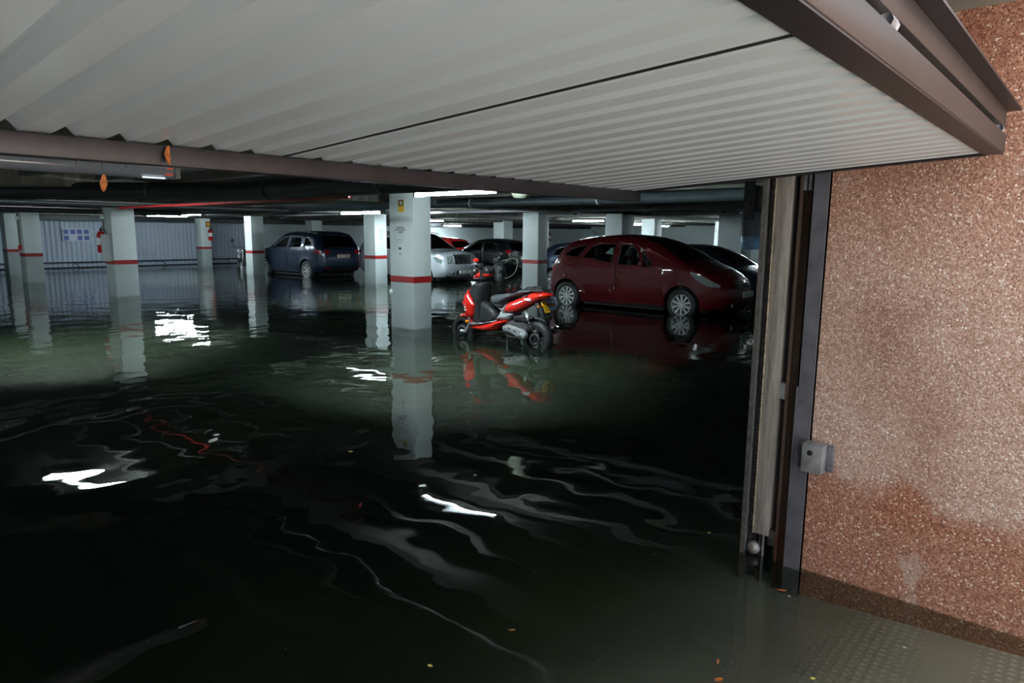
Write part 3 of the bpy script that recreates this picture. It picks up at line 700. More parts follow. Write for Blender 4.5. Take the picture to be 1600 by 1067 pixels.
    for w in wins:
        for o in sided('side_window', shrink(w, -.004), [], GLS, -.006, .15): pass
        for s in (-1, 1):
            b2 = NB(); P = w; n = len(P); I = shrink(P, .018)
            A = [b2.verts.new((s*(W(*p)+.002), *p)) for p in P]; B = [b2.verts.new((s*(W(*p)-.002), *p)) for p in I]
            for i in range(n): b2.faces.new((A[i], A[(i+1) % n], B[(i+1) % n], B[i]))
            obj('window_seal', b2, BLK, t)
    # interior and underside
    L = y1-y0
    obj('underbody', bx(-hw+.27, hw-.27, y0+.42, y1-.3, .17, .56), BLKM, t)
    bm = NB(); box(bm, -hw+.12, hw-.12, spec['fw']+.42, spec['rw']-.42, .17, .5); box(bm, -hw+.42, hw-.42, y0+.15, y0+.4, .25, .6); obj('floor_pan', bm, BLKM, t)
    bm = NB(); yy = spec['dash']; box(bm, -hw+.16, hw-.16, yy-.35, yy+.1, .45, belt-.03, bev=.05); obj('dashboard', bm, BLK, t)
    for s in (-1, 1):
        for yy in spec['seats']:
            bm = NB(); box(bm, s*.38-.24, s*.38+.24, yy-.45, yy+.05, .5, .66, bev=.05); box(bm, s*.38-.23, s*.38+.23, yy, yy+.14, .6, belt+.16, bev=.05)
            box(bm, s*.38-.12, s*.38+.12, yy+.04, yy+.13, belt+.19, belt+.38, bev=.04); box(bm, s*.38-.02, s*.38+.02, yy+.07, yy+.09, belt+.1, belt+.22)
            obj('seat', bm, mat('car_seat_grey', (.045, .05, .052), .8), t)
    b2 = NB(); c0 = Vector((-.38, spec['dash']+.28, belt-.02)); tube(b2, [c0+Vector((.18*math.cos(a), -.06*math.sin(a), .17*math.sin(a))) for a in [2*PI*k/20 for k in range(21)]], .014, 6); obj('steering_wheel', b2, BLK, t)
    for s in (-1, 1):
        for yy in (spec['fw'], spec['rw']): wheel(t, s*(hw-.115), yy, spec['wr'], .205, s, spec.get('spokes', 10), spec['wr'], spec.get('dbl', False))
        my, mz = spec['mirror']; w = W(my, mz)
        b2 = NB(); box(b2, s*(w+.11)-.085, s*(w+.11)+.085, my-.045, my+.05, mz-.055, mz+.065, bev=.03); box(b2, s*(w+.02)-.03, s*(w+.02)+.03, my-.02, my+.02, mz-.05, mz-.02); obj('door_mirror', b2, spec.get('mirror_mat', paint), t)
    spec['extra'](t, dict(W=W, strip=strip, sided=sided, SI=SI, N=N, y0=y0, y1=y1, hw=hw, spos=spos))
    return t
def plate(t, M, s, w=.52, h=.11, mt=None):
    b = NB(); box(b, -w/2, w/2, -h/2, h/2, -.004, .004, bev=.003)
    for v in b.verts: v.co = M @ v.co
    o = obj('number_plate', b, mt or WHT, t); text('plate_lettering', s, h*.92, INK, o, M @ Matrix.Translation((0, 0, .006)))
    return o
FR = lambda x, y, z, tilt=0: frame((x, y, z), (1, 0, 0), (0, tilt, 1))         # faces -Y (front of car)
RR = lambda x, y, z, tilt=0: frame((x, y, z), (-1, 0, 0), (0, tilt, 1))        # faces +Y (rear of car)
def ext_minivan(t, k):
    st, sd = k['strip'], k['sided']
    # lamps on the corner of the side, swept back
    for o in sd('headlamp', [(.13, .70), (.12, .745), (.28, .83), (.50, .95), (.68, 1.0), (.69, .96), (.52, .81), (.34, .715)], [], LENS, .006, .05):
        s = 1 if o.data.vertices[0].co.x > 0 else -1
        for yy, zz in ((.30, .79), (.45, .86)): obj('lamp_bowl', lt([(0, .0), (.03, .012), (.045, .02)], 12, Matrix.Translation((s*(k['W'](yy, zz)+.004), yy, zz)) @ (Matrix.Identity(4) if s < 0 else Matrix.Rotation(PI, 4, 'Z'))), REFL, o)
    st('upper_grille', 20, 25, -.55, .55, BLK, .008)
    for i in (20.8, 22.3, 23.8): st('grille_bar', i, i+.5, -.48, .48, CHR, .014, 8, 1)
    st('emblem', 21, 24.4, -.09, .09, CHR, .02, 4, 3)
    st('lower_grille', 4.5, 12, -.62, .62, BLKM, .004)
    for i in (6, 8, 10): st('grille_bar', i, i+.6, -.6, .6, k['SI'] and spec_paint['p'], .010, 8, 1)
    st('bumper_lip', .5, 3.6, -.8, .8, BLK, .012)
    p = k['spos'](15, 0, .02); plate(t, FR(0, p.y-.012, .55), '1420 CKL')
    for s in (-1, 1): obj('fog_lamp', lt([(0, -.01), (.045, -.005), (.05, .02)], 14, Matrix.Translation(k['spos'](8.5, s*.76, .012)) @ Matrix.Rotation(PI/2, 4, 'Z')), LENS, t)
    for o in sd('tail_lamp', [(4.17, .86), (4.12, 1.0), (4.02, 1.14), (3.95, 1.16), (4.05, 1.0), (4.07, .86)], [], REDL, .006, .06): pass
    for o in sd('side_trim', [(1.32, .40), (1.34, .45), (3.1, .47), (3.1, .42)], [], spec_paint['p'], .012, .15): pass
    for o in sd('sill_trim', [(1.25, .235), (1.25, .275), (3.14, .275), (3.14, .235)], [], BLK, .006, .15): pass
    obj('aerial', tb([(0, 3.35, 1.62), (0, 3.62, 1.78)], .006, 5), BLK, t)
    b = NB(); tube(b, [(-.5, .98, 1.17), (.1, 1.0, 1.2)], .01, 6); tube(b, [(.6, .98, 1.17), (.05, 1.0, 1.2)], .01, 6); obj('wiper', b, BLK, t)
def ext_hatch(t, k):
    st, sd = k['strip'], k['sided']; n = len(k['SI'])-1
    for o in sd('headlamp', [(.12, .62), (.12, .72), (.40, .80), (.42, .76), (.25, .64)], [], LENS, .006, .06): pass
    st('headlamp_front', 22, 30, -.985, -.64, LENS); st('headlamp_front', 22, 30, .64, .985, LENS)
    st('upper_grille', 20, 24, -.45, .45, BLK, .008); st('lower_grille', 6, 12, -.6, .6, BLKM, .006); st('bumper_lip', .2, 2, -.95, .95, BLK, .01)
    L = k['y1']
    for o in sd('tail_lamp', [(L-.13, .84), (L-.10, 1.0), (L-.20, 1.06), (L-.36, 1.02), (L-.22, .88)], [], REDL, .008, .05): pass
    st('tail_lamp_rear', n-34, n-26, -.98, -.70, REDL); st('tail_lamp_rear', n-34, n-26, .70, .98, REDL)
    st('rear_bumper_insert', n-11, n-6, -.6, .6, BLK)
    p = k['spos'](n-21, 0, .02); plate(t, RR(0, p.y+.012, p.z), '5281 DNF')
    q = k['spos'](n-30, 0, .012)
    b = NB()
    for a in (PI/2, PI/2+2*PI/3, PI/2-2*PI/3):
        P = [(0, 0), (.028*math.cos(a-.52), .028*math.sin(a-.52)), (.052*math.cos(a), .052*math.sin(a)), (.028*math.cos(a+.52), .028*math.sin(a+.52))]
        b.faces.new([b.verts.new((x, q.y+.014, q.z+z)) for x, z in P])
    obj('emblem', b, CHR, t, sm=False)
    p = k['spos'](10, 0, .02); plate(t, FR(0, p.y-.01, .45), '2950 BTC')
def ext_suv(t, k):
    st, sd = k['strip'], k['sided']; n = len(k['SI'])-1; L = k['y1']
    for o in sd('headlamp', [(.14, .74), (.12, .86), (.32, .94), (.46, .93), (.30, .78)], [], LENS, .006, .06): pass
    st('headlamp_front', 22.5, 31, -.985, -.64, LENS); st('headlamp_front', 22.5, 31, .64, .985, LENS)
    for s in (-1, 1):
        for u, i in ((.90, 27.5), (.74, 26)):
            p = k['spos'](i, s*u, .02); obj('lamp_bowl', lt([(0, .03), (.045, .01), (.062, -.01)], 14, Matrix.Translation(p) @ Matrix.Rotation(PI/2, 4, 'Z')), REFL, t)
        p = k['spos'](11.5, s*.74, .01); obj('fog_lamp', lt([(0, -.02), (.05, -.015), (.06, .02)], 14, Matrix.Translation(p) @ Matrix.Rotation(PI/2, 4, 'Z')), LENS, t)
    st('upper_grille', 22.5, 31.5, -.50, .50, BLK, .008)
    st('grille_frame', 22, 32, -.57, -.50, CHR, .014, 2); st('grille_frame', 22, 32, .50, .57, CHR, .014, 2); st('grille_frame', 21.4, 22.4, -.6, .6, CHR, .014, 8, 1)
    for i in (24, 26.2, 28.4): st('grille_bar', i, i+.8, -.42, -.08, CHR, .018, 4, 1); st('grille_bar', i, i+.8, .08, .42, CHR, .018, 4, 1)
    st('emblem', 24, 30, -.035, .035, CHR, .022, 2, 3)
    st('lower_grille', 9.5, 14, -.5, .5, BLKM, .006); st('bumper_lip', 1, 6, -.95, .95, CHN, .012)
    p = k['spos'](12, 0, .02); plate(t, FR(0.0, p.y-.02, p.z), '0763 DKF')
    for o in sd('tail_lamp', [(L-.10, .90), (L-.08, 1.06), (L-.2, 1.10), (L-.42, 1.06), (L-.2, .96)], [], REDL, .008, .05): pass
    st('tail_lamp_rear', n-31, n-26, -.98, -.74, REDL); st('tail_lamp_rear', n-31, n-26, .74, .98, REDL)
    for s in (-1, 1): st('reflector', n-9, n-7, s*.78, s*.95, REDL, .01, 3, 2)
    st('bumper_insert', n-9.5, n-1, -.72, .72, BLK, .006)
    p = k['spos'](n-23, 0, .02); plate(t, RR(.0, p.y+.014, p.z), '4003 MBX', mt=spec_paint['plate'])
    for s in (-1, 1): obj('roof_rail', tb(catmull([(s*.60, 1.75, 1.655), (s*.60, 2.4, 1.72), (s*.60, 3.4, 1.71), (s*.60, 3.9, 1.64)], 5), .016, 6), CHN, t)
spec_paint = {'p': None, 'plate': PINKW}
PAINT_MV = mat('burgundy_paint', (.085, .004, .007), .45, .0, coat=.8, spec=.15)
PAINT_BL = mat('dark_blue_paint', (.020, .032, .065), .28, .4, coat=1.)
PAINT_SI = mat('silver_paint', (.42, .46, .50), .32, .35, coat=1.)
PAINT_DK = mat('blackish_paint', (.012, .015, .018), .25, .2, coat=1.)
PAINT_RD = mat('bright_red_paint', (.40, .012, .010), .3, .1, coat=1.)
PAINT_SB = mat('slate_blue_paint', (.045, .065, .12), .3, .4, coat=1.)
MINIVAN = dict(hw=.88, belt=1.04, tum=.28, crown=.055, fcrown=.11,
    ctrl=[(.20, .25), (.02, .36), (-.01, .55), (.06, .74), (.33, .93), (.80, 1.12), (1.08, 1.26), (1.50, 1.48), (1.92, 1.605), (2.55, 1.655), (3.25, 1.61), (3.72, 1.52), (4.00, 1.27), (4.15, 1.05), (4.28, .84), (4.31, .60), (4.28, .40), (4.12, .27)],
    ws=(5.2, 7.9), rwn=(11.3, 12.9), fw=.86, rw=3.70, ar=.385, ar_z=.33, wr=.325, sill=.235, spokes=10,
    doors=[[(1.36, .31), (1.28, .55), (1.30, 1.02), (1.42, 1.10), (1.70, 1.32), (2.0, 1.50), (2.30, 1.55), (2.42, 1.54), (2.40, 1.0), (2.42, .31)],
           [(2.45, .31), (2.43, 1.0), (2.45, 1.54), (2.95, 1.52), (3.22, 1.46), (3.44, 1.10), (3.38, .80), (3.24, .62), (3.16, .31)]],
    wins=[[(1.70, 1.08), (1.50, 1.08), (1.74, 1.30), (1.90, 1.42)], 
          [(2.36, 1.07), (1.78, 1.07), (1.96, 1.40), (2.12, 1.49), (2.28, 1.51), (2.36, 1.49)],
          [(3.30, 1.20), (2.50, 1.09), (2.50, 1.51), (2.92, 1.50), (3.10, 1.43)],
          [(3.80, 1.24), (3.44, 1.18), (3.22, 1.47), (3.36, 1.46), (3.62, 1.38)]],
    handles=[(2.28, .92), (3.24, .99)], dash=1.25, seats=(2.2, 3.1), mirror=(1.72, 1.10), extra=ext_minivan)
HATCH = dict(hw=.84, belt=.95, tum=.32, crown=.04, fcrown=.08,
    ctrl=[(.18, .22), (.02, .34), (0, .50), (.05, .66), (.30, .78), (.75, .90), (1.05, .98), (1.50, 1.24), (1.95, 1.42), (2.5, 1.46), (3.1, 1.42), (3.5, 1.33), (3.78, 1.10), (3.90, .95), (3.96, .78), (3.98, .56), (3.95, .38), (3.82, .26)],
    ws=(6.0, 7.9), rwn=(11.2, 12.7), fw=.78, rw=3.28, ar=.35, ar_z=.30, wr=.30, sill=.22, spokes=7,
    doors=[[(1.22, .29), (1.16, .55), (1.2, .93), (1.55, 1.15), (1.95, 1.35), (2.35, 1.37), (2.34, .29)]],
    wins=[[(2.28, .98), (1.38, .96), (1.62, 1.15), (1.95, 1.31), (2.26, 1.34)], [(3.30, 1.05), (2.42, .99), (2.42, 1.34), (2.9, 1.33), (3.2, 1.25)]],
    handles=[(2.2, .86)], dash=1.2, seats=(2.1, 2.9), mirror=(1.45, .99), extra=ext_hatch)
SUV = dict(hw=.92, belt=1.12, tum=.30, crown=.045, fcrown=.09, pf=.22,
    ctrl=[(.22, .30), (.05, .40), (0, .58), (.03, .76), (.10, .96), (.45, 1.05), (1.05, 1.14), (1.60, 1.44), (2.05, 1.65), (2.7, 1.70), (3.5, 1.68), (3.98, 1.60), (4.22, 1.32), (4.38, 1.12), (4.44, .90), (4.46, .66), (4.42, .48), (4.28, .34)],
    ws=(6.0, 7.9), rwn=(11.2, 12.7), fw=.86, rw=3.56, ar=.41, ar_z=.36, wr=.36, sill=.30, spokes=7, dbl=True,
    doors=[[(1.34, .36), (1.28, .60), (1.30, 1.08), (1.68, 1.34), (2.05, 1.54), (2.42, 1.58), (2.40, .36)], [(2.44, .36), (2.46, 1.58), (3.15, 1.57), (3.34, 1.50), (3.36, 1.0), (3.16, .80), (3.04, .36)]],
    wins=[[(2.36, 1.15), (1.50, 1.13), (1.72, 1.32), (2.08, 1.50), (2.36, 1.54)], [(3.26, 1.17), (2.50, 1.15), (2.50, 1.54), (3.10, 1.53), (3.24, 1.46)], [(3.92, 1.28), (3.42, 1.20), (3.40, 1.52), (3.62, 1.51)]],
    handles=[(2.26, 1.02), (3.18, 1.06)], dash=1.35, seats=(2.2, 3.0), mirror=(1.55, 1.16), extra=ext_suv)
spec_paint['p'] = PAINT_MV
car('minivan', 'burgundy minivan parked broadside in the water right of the red scooter', MINIVAN, (13.33, 5.52, GF+.02), 0, PAINT_MV)
spec_paint['plate'] = PINKW
car('suv', 'dark blue car with lit-up alloy wheels, rear and left side showing', SUV, (14.3, 24.8, GF), PI, PAINT_BL)
spec_paint['plate'] = WHT
car('suv', 'silver four wheel drive facing forward, half hidden behind the near column', SUV, (15.65, 15.75, GF+.02), 0, PAINT_SI)
car('hatchback', 'dark hatchback seen from behind above the scooter handlebars', HATCH, (21.9, 22.4, GF), PI, PAINT_DK)
car('hatchback', 'small bright red hatchback behind the bonnet of the silver car', HATCH, (23.8, 27.8, GF), PI, PAINT_RD)
car('hatchback', 'dark blue hatchback glimpsed behind the tail of the burgundy minivan', HATCH, (18.3, 10.2, GF), 0, PAINT_BL)
car('hatchback', 'slate blue hatchback directly behind the nose of the burgundy minivan', HATCH, (16.15, 5.5, GF), 0, PAINT_SB)
car('hatchback', 'dark car at the far right under the blue motor', HATCH, (23.3, 9.0, GF), PI, PAINT_DK)

# ---------------------------------------------------------------- red scooter (local y = world Y - 6.8)
SC = thing('scooter', 'red scooter with torn off front cowl standing in the water by the near column', 'scooter', (7.5, 6.8, 0))
def sp(P): return [(y-6.8, z) for y, z in P]
def so(name, bm, mt, par=SC): return obj(name, bm, mt, par)
def swheel(y, z, r, w, nm):
    M = Matrix.Translation((0, y-6.8, z))
    o = so('wheel', lt([(r*.66, -w*.42), (r*.82, -w*.5), (r*.95, -w*.36), (r, -w*.12), (r, w*.12), (r*.95, w*.36), (r*.82, w*.5), (r*.66, w*.42)], 36, M), RUB)
    bm = NB(); lathe(bm, [(r*.68, -w*.44), (r*.62, -w*.44), (r*.60, 0), (r*.62, w*.44), (r*.68, w*.44)], 32, M); lathe(bm, [(0, -w*.36), (r*.12, -w*.36), (r*.16, w*.4), (0, w*.4)], 14, M)
    for k in range(5):
        vs = box(bm, -w*.12, w*.12, -.018, .018, r*.12, r*.63, M=None)
        for v in vs: v.co = M @ Matrix.Rotation(2*PI*k/5+.3, 4, 'X') @ v.co
    obj('rim', bm, CHN if nm else mat('dark_rim', (.03, .03, .033), .35, .5), o)
    obj('brake_disc', lt([(r*.24, -w*.50), (r*.36, -w*.50), (r*.36, -w*.47), (r*.24, -w*.47)], 28, M), CHN, o)
    return o
swheel(7.51, .10, .235, .12, 0); swheel(6.04, .105, .26, .14, 0)
so('front_fender', pillow(sp([(7.60, .30), (7.56, .335), (7.477, .372), (7.384, .375), (7.31, .30), (7.27, .22), (7.30, .19), (7.355, .26), (7.42, .30), (7.50, .285)]), .085, .05, smoothed=3), REDS)
for s in (-1, 1):
    so('fork_leg', tb([(s*.075, 7.30-6.8, .42), (s*.078, 7.335-6.8, .22), (s*.08, 7.39-6.8, .09), (s*.08, 7.50-6.8, .09)], [.018, .022, .026, .022], 10), ENG)
    o = so('turn_signal', lt([(0, -.03), (.022, -.025), (.026, 0), (.02, .03)], 12, Matrix.Translation((s*.12, .533, .255)) @ (Matrix.Identity(4) if s < 0 else Matrix.Rotation(PI, 4, 'Z'))), AMB)
so('steering_column', tb([(0, .50, .40), (0, .36, .75), (0, .25, 1.02)], .028), CHN)
so('front_shield', pillow(sp([(7.25, .80), (7.335, .735), (7.40, .66), (7.43, .58), (7.46, .525), (7.41, .45), (7.385, .36), (7.30, .315), (7.235, .345), (7.205, .434), (7.16, .52), (7.205, .59), (7.25, .64), (7.29, .70)]), .17, .11, smoothed=3), REDS)
for k in range(3):
    for s in (-1, 1): so('white_stripe', bx(s*.163-.006, s*.163+.006, .495, .545, .425+.042*k, .447+.042*k), PAPR)
so('inner_shield', pillow(sp([(7.13, .875), (7.24, .805), (7.29, .70), (7.21, .60), (7.17, .50), (7.21, .35), (7.20, .25), (7.08, .245), (7.08, .45), (7.06, .62), (7.02, .80), (7.02, .86)]), .155, .05, smoothed=3), BLK)
so('sticker', bx(-.150, -.140, 7.10-6.8, 7.195-6.8, .712, .762), mat('orange_sticker', (.75, .12, .03), .5))
so('knee_panel', pillow(sp([(7.09, .56), (7.02, .57), (6.90, .52), (6.80, .45), (6.78, .32), (7.03, .25), (7.10, .26)]), .11, .06, smoothed=2), BLK)
so('floorboard', pillow(sp([(7.24, .26), (7.02, .262), (6.77, .32), (6.76, .29), (7.02, .232), (7.24, .20)]), .19, .03), SILP)
so('belly_fairing', pillow(sp([(7.29, .20), (7.02, .238), (6.68, .335), (6.50, .34), (6.60, .28), (6.71, .22), (6.80, .155), (7.00, .13), (7.20, .145), (7.27, .17)]), .18, .08, smoothed=2), REDS)
so('rear_frame_cover', pillow(sp([(6.78, .315), (6.68, .43), (6.585, .58), (6.57, .50), (6.59, .45), (6.40, .45), (6.45, .40), (6.52, .34), (6.62, .325)]), .15, .06), SILP)
so('tail_fairing', pillow(sp([(6.61, .455), (6.545, .585), (6.45, .635), (6.17, .73), (6.12, .765), (5.90, .785), (5.81, .745), (5.94, .675), (6.17, .57), (6.36, .47), (6.54, .44)]), .135, .08, smoothed=2), REDS)
for s in (-1, 1):
    so('tail_stripe', pillow([(y-6.8, z) for y, z in [(6.40, .575), (6.27, .635), (6.20, .645), (6.30, .60)]], .004, xc=s*.137), PAPR)
    so('white_badge', bx(s*.134-.006, s*.134+.006, -.74, -.62, .66, .69), PAPR)
so('seat', pillow(sp([(6.86, .60), (6.85, .68), (6.75, .70), (6.567, .725), (6.40, .755), (6.30, .80), (6.10, .82), (5.96, .80), (6.20, .745), (6.50, .65), (6.66, .57), (6.80, .55)]), .14, .05, smoothed=3), SEATM)
bm = NB()
for s in (-1, 1): tube(bm, catmull([(s*.09, -.58, .78), (s*.09, -.63, .835), (s*.09, -.74, .84), (s*.09, -.76, .80), (s*.08, -.92, .805)], 4), .011, 8)
tube(bm, [(-.09, -.66, .838), (.09, -.66, .838)], .010, 8); tube(bm, [(-.08, -.92, .805), (.08, -.92, .805)], .011, 8); so('rear_rack', bm, BLK)
so('tail_light', pillow(sp([(5.90, .79), (5.80, .76), (5.79, .735), (5.88, .72)]), .07, .03), REDL)
so('rear_fender', pillow(sp([(6.10, .64), (5.98, .65), (5.86, .46), (5.80, .45), (5.82, .40), (5.90, .40), (6.02, .56)]), .08, .03), BLK)
Mp = frame((0, 5.90-6.8, .575), (1, 0, 0), (0, .50, .86)); b = NB(); box(b, -.055, .055, -.088, .088, -.004, .004)
for v in b.verts: v.co = Mp @ v.co
o = so('number_plate', b, YEL); text('plate_lettering', 'C 25\n18\nBPK', .05, mat('plate_brown', (.35, .12, .01), .5), o, Mp @ Matrix.Translation((0, 0, .006)))
so('rear_reflector', lt([(0, -.012), (.022, -.008), (.022, .01)], 12, Matrix.Translation((0, -.985, .42)) @ Matrix.Rotation(PI/2, 4, 'Z')), REDL)
for s in (-1, 1): so('rear_indicator', tb([(s*.05, -.90, .60), (s*.14, -.91, .60), (s*.18, -.91, .60)], [.008, .018, .02], 8), AMB)
bm = NB(); tube(bm, [(-.10, -.62, .52), (-.10, -.66, .41)], .024, 12); so('shock_body', bm, mat('shock_grey', (.4, .42, .38), .4, .3))
bm = NB(); P = [(-.10+.024*math.cos(a), -.66-.075*a/(14*PI)+.024*math.sin(a)*.9, .42-.155*a/(14*PI)) for a in [k*.45 for k in range(int(14*PI/.45))]]; tube(bm, P, .005, 5); so('shock_spring', bm, CHR)
so('shock_rod', tb([(-.10, -.65, .43), (-.10, -.745, .22)], .009), CHN)
so('engine_case', pillow(sp([(6.60, .235), (6.53, .275), (6.42, .27), (6.22, .235), (6.15, .19), (6.145, .13), (6.20, .095), (6.30, .11), (6.42, .165), (6.54, .175)]), .04, .025, xc=-.115, smoothed=3), ENG)
bm = NB(); tube(bm, [(-.158, y-6.8, z) for y, z in ((6.52, .235), (6.38, .22), (6.26, .165))], .006, 6); lathe(bm, [(0, -.162), (.035, -.16), (.04, -.15)], 18, Matrix.Translation((0, 6.22-6.8, .155))); lathe(bm, [(0, -.162), (.022, -.16), (.028, -.15)], 18, Matrix.Translation((0, 6.52-6.8, .225))); so('case_cover', bm, SILP)
for q in ([(6.47, .245), (6.41, .238), (6.42, .215), (6.47, .22)], [(6.37, .225), (6.30, .205), (6.31, .18), (6.37, .195)]): so('case_recess', pillow([(y-6.8, z) for y, z in q], .004, xc=-.157), BLK)
so('kick_starter', tb([(-.16, -.58, .155), (-.18, -.50, .12), (-.19, -.34, .13)], .008, 8), CHN)
so('engine_block', pillow(sp([(6.58, .34), (6.20, .36), (6.14, .26), (6.25, .10), (6.50, .08), (6.66, .15)]), .09, .04), CHN)
so('exhaust', tb(catmull([(.13, -.30, .05), (.14, -.50, .08), (.14, -.66, .14), (.14, -.98, .25)], 4), [.02]*4+[.05]*9, 14), CHN)
so('air_box', pillow(sp([(6.42, .42), (6.20, .46), (6.05, .42), (6.12, .36), (6.40, .33)]), .05, .03, xc=-.07), BLK)
so('inner_fender', tb(catmull([(0, -.60, .36), (0, -.72, .395), (0, -.86, .385), (0, -.95, .35)], 4), .03, 8), BLK)
so('centre_stand', tb([(-.12, -.28, .10), (-.17, -.34, GF)], .012), CHN); so('centre_stand', tb([(.12, -.28, .10), (.17, -.34, GF)], .012), CHN)
# damaged cockpit: shroud, bars, levers, trailing cables, mirror
so('head_cowl', pillow(sp([(7.275, .905), (7.22, .965), (7.14, 1.02), (7.09, 1.025), (7.06, .96), (7.10, .92), (7.17, .905)]), .12, .06, smoothed=2), REDS)
so('head_cowl', pillow(sp([(7.04, 1.02), (6.94, .985), (6.98, .94), (7.05, .95)]), .10, .03), REDS)
so('cockpit', pillow(sp([(7.16, 1.03), (7.10, 1.10), (7.00, 1.11), (6.94, 1.04), (7.0, .90), (7.10, .88), (7.15, .95)]), .09, .05, smoothed=2), BLK)
so('windscreen', pillow(sp([(7.34, .94), (7.30, .96), (7.16, 1.10), (7.19, 1.06)]), .07, .02), mat('smoked_screen', (.25, .3, .22), .2))
so('white_trim', pillow(sp([(7.34, .86), (7.26, .86), (7.24, .80), (7.30, .79)]), .06, .02), mat('white_plastic', (.75, .85, .85), .4, emit=None))
bm = NB(); tube(bm, catmull([(-.33, .15, 1.11), (-.2, .22, 1.10), (0, .26, 1.04), (.2, .20, 1.12), (.33, .13, 1.16)], 5), .013, 8); so('handlebar', bm, CHN)
for s, z in ((-1, 1.11), (1, 1.16)):
    so('grip', tb([(s*.24, .185, z-.005), (s*.36, .13, z+.01)], .022, 10), BLK)
    so('brake_lever', tb(catmull([(s*.2, .22, z), (s*.24, .26, z), (s*.36, .22, z-.01)], 4), .007, 6), CHR)
so('brake_reservoir', bx(.14, .22, .14, .22, 1.15, 1.22, bev=.01), BLK); so('switch_box', bx(-.24, -.16, .15, .22, 1.09, 1.15, bev=.01), BLK)
so('mirror', pillow([(.02, 1.22), (.05, 1.29), (-.02, 1.34), (-.10, 1.32), (-.10, 1.24)], .02, xc=.34), BLK); so('mirror_stem', tb([(.22, .18, 1.15), (.30, .08, 1.20), (.34, 0, 1.25)], .007, 6), BLK)
so('red_knob', bx(-.22, -.14, .26, .31, 1.17, 1.22, bev=.012), REDS)
random.seed(11); bm = NB()
for k in range(5):
    a = Vector((random.uniform(-.1, .3), random.uniform(.1, .26), random.uniform(1.03, 1.16))); c = a+Vector((random.uniform(-.05, .1), random.uniform(-.12, .05), random.uniform(-.12, .02)))
    e = Vector((random.uniform(.0, .2), random.uniform(.0, .2), random.uniform(.8, .95))); tube(bm, catmull([a, (a+c)/2+Vector((0, 0, .08)), c, (c+e)/2+Vector((.03, -.05, -.02)), e], 5), .005, 5)
props(so('loose_cable', bm, BLK), kind='stuff')
so('hanging_cable', tb(catmull([(.2, .1, 1.18), (.25, -.1, 1.22), (.25, -.16, 1.15), (.22, -.12, 1.0), (.15, 0, .92)], 5), .007, 6), mat('olive_cable', (.07, .08, .045), .5))

# motorcycle behind at the left
t = thing('motorcycle', 'black motorcycle parked before the corrugated wall left of a column', 'motorcycle', (13.75, 26.6, GF), -.72)
for y in (0, 1.4):
    M = Matrix.Translation((0, y, .30)); o = obj('wheel', lt([(.23, -.05), (.28, -.055), (.31, 0), (.28, .055), (.23, .05)], 28, M), RUB, t)
    bm = NB(); lathe(bm, [(.235, -.045), (.21, -.04), (.21, .04), (.235, .045)], 28, M); lathe(bm, [(0, -.05), (.04, -.05), (.04, .05), (0, .05)], 10, M)
    for k in range(6): box(bm, -.012, .012, -.012, .012, .03, .22, M=M @ Matrix.Rotation(k*PI/3, 4, 'X'))
    obj('rim', bm, ALU, o)
for s in (-1, 1): obj('fork_leg', tb([(s*.08, 0, .3), (s*.08, .28, .95)], .02), ENG, t)
obj('fuel_tank', pillow([(.35, .80), (.42, .95), (.65, .97), (.85, .82), (.8, .72), (.4, .72)], .15, .1, smoothed=2), PAINT_DK, t)
obj('seat', pillow([(.8, .80), (1.1, .78), (1.5, .88), (1.52, .82), (1.1, .7), (.8, .7)], .13, .06, smoothed=2), BLK, t)
obj('engine', pillow([(.4, .28), (.38, .66), (.85, .70), (.9, .3)], .16, .06), CHN, t)
obj('front_fender', pillow([(-.25, .58), (0, .64), (.15, .60), (.1, .56), (0, .60), (-.2, .54)], .06, .03), BLK, t)
obj('tail', pillow([(1.3, .80), (1.75, .92), (1.75, .84), (1.4, .68)], .1, .05), PAINT_DK, t)
obj('handlebar', tb(catmull([(-.38, .40, 1.08), (-.2, .30, 1.05), (.2, .30, 1.05), (.38, .40, 1.08)], 4), .015), CHN, t)
for s in (-1, 1):
    obj('mirror_stem', tb([(s*.25, .33, 1.06), (s*.33, .32, 1.30)], .008, 6), BLK, t); obj('mirror', lt([(0, -.01), (.06, 0), (.06, .02), (0, .02)], 12, Matrix.Translation((s*.34, .32, 1.34)) @ Matrix.Rotation(PI/2, 4, 'Z')), BLK, t)
for x in (-.07, .07): obj('headlamp', lt([(0, -.04), (.05, -.02), (.06, .05)], 14, Matrix.Translation((x, .12, .92)) @ Matrix.Rotation(PI/2, 4, 'Z')), REFL, t)

# ---------------------------------------------------------------- leaves and floating bits
def leaf(name, label, cat, loc, L, w, mt, rot=(0, 0, 0), curl=.3, thread=0):
    bm = NB(); n = 6; rows = []
    for i in range(n+1):
        f = i/n; ww = w*math.sin(PI*(f*.9+.05))*(1 if i % 2 else .82)
        rows.append([bm.verts.new((x, L*(f-.5), curl*L*((f-.5)**2)+.15*abs(x))) for x in (-ww, -ww*.5, 0, ww*.5, ww)])
    for i in range(n):
        for k in range(4): bm.faces.new((rows[i][k], rows[i][k+1], rows[i+1][k+1], rows[i+1][k]))
    r = bmesh.ops.extrude_face_region(bm, geom=list(bm.faces))
    for v in [g for g in r['geom'] if isinstance(g, bmesh.types.BMVert)]: v.co.z += .0008
    t = thing(name, label, cat, loc); o = obj('blade', bm, mt, t); o.rotation_euler = rot
    if thread: obj('thread', tb([(0, 0, .0), (.0, 0, thread)], .0006, 4), CBL, t)
    return t
leaf('hanging_leaf', 'curled orange dry leaf stuck on the inner edge rail of the raised door', 'leaf', (.79, 1.885, 1.79), .055, .012, LEAF, (1.35, .3, .5), .5)
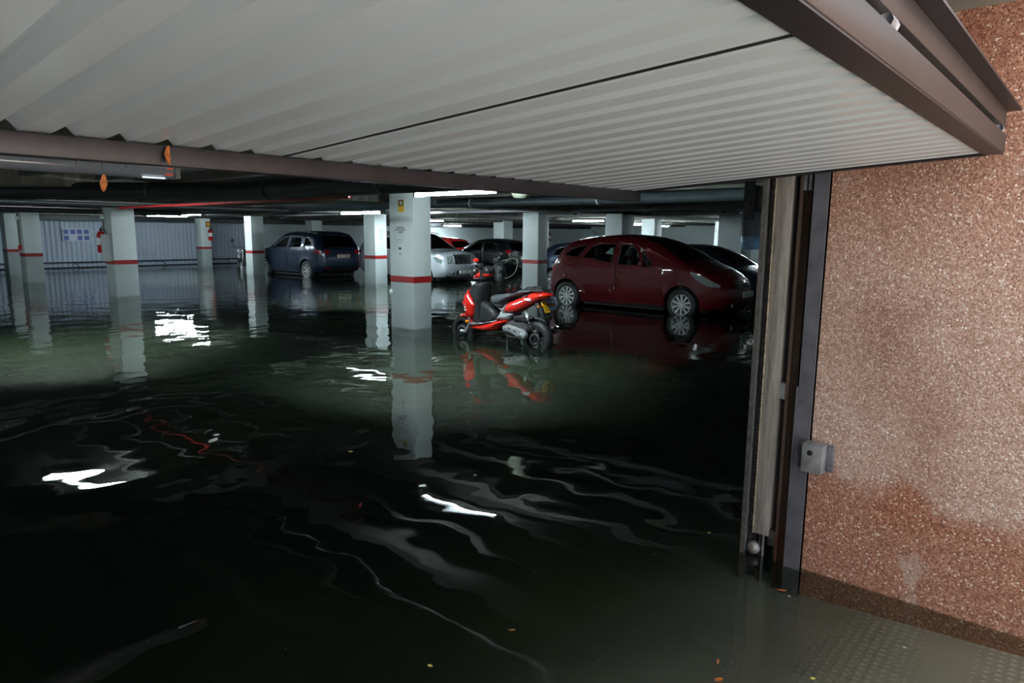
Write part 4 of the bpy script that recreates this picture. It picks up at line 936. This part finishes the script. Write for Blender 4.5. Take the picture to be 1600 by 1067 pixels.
leaf('hanging_leaf', 'small orange leaf dangling on a web thread below the raised door', 'leaf', (.66, 1.96, 1.715), .045, .009, LEAF, (1.4, .1, -.3), .5, .07)
POS = {'leafA': (2.998, 0.963), 'leafB': (2.969, 0.922), 'leafC': (3.345, 1.480), 'leafD': (2.868, 4.054), 'foam': (2.315, 5.046), 'foam2': (2.402, 5.174), 'bit': (3.128, 3.036), 'r1': (2.302, 0.954), 'r2': (2.204, 0.906), 'r3': (2.441, 0.652), 'r4': (2.882, 0.445), 'b2': (1.940, 1.673), 'b3': (1.561, 1.748)}
for key, L, w, mt, lb, rz in (
    ('leafA', .045, .008, LEAF, 'brown curled leaf floating near the foot of the door guide', .5), ('leafB', .012, .006, LEAFW, 'tiny pale scrap floating beside the brown leaf by the guide', 0),
    ('leafC', .022, .008, LEAFY, 'small yellow green leaf floating left of the door guide foot', 1.2), ('leafD', .04, .014, LEAFY, 'pale yellow leaf floating below and left of the near column', .5),
    ('foam', .12, .03, LEAFW, 'larger white foam scrap floating at left in the dark water', 2.2), ('foam2', .05, .02, LEAFW, 'smaller white foam scrap just beyond the larger one', 1.), ('bit', .03, .012, LEAFW, 'white scrap floating above the zigzag lamp reflection', 0),
    ('r1', .035, .005, LEAF, 'slim orange leaf near the bottom of the photo right of centre', 1.9), ('r2', .035, .012, LEAF, 'orange leaf cut by the bottom edge of the photo', 1.1), ('r3', .02, .008, LEAFY, 'pale leaf by the bottom edge over the ramp', .9), ('r4', .015, .006, LEAFW, 'pale scrap floating over the ramp near the pink wall', 0),
    ('b2', .03, .006, LEAF, 'thin brown leaf floating in the dark water at bottom centre', .8), ('b3', .022, .008, LEAFY, 'tiny yellowish leaf left of bottom centre', .3)):
    x, y = POS[key]; leaf('floating_leaf' if mt is not LEAFW else 'floating_scrap', lb, 'leaf' if mt is not LEAFW else 'litter', (x, y, .002), L, w, mt, (0, 0, rz), .15)
random.seed(5); bm = NB()
for k in range(330):
    a = random.uniform(-.62, .62)+PHI; d = random.uniform(1.6, 10)**1.0; x, y = d*math.sin(a), d*math.cos(a)
    if x > 3.2 and y < 1.35: continue
    s = random.uniform(.0015, .004)*(.6+d*.12); vs = [bm.verts.new((x+s*math.cos(q+k)*(1+.4*(q > 2)), y+s*math.sin(q+k), .0025)) for q in (0, 1.3, 2.6, 3.9, 5.1)]; f = bm.faces.new(vs)
    if f.normal.z < 0: f.normal_flip()
props(obj('floating_specks', bm, mat('pale_speck', (.35, .33, .27), .7)), 'scatter of tiny pale specks drifting on the flood water', 'debris', kind='stuff')
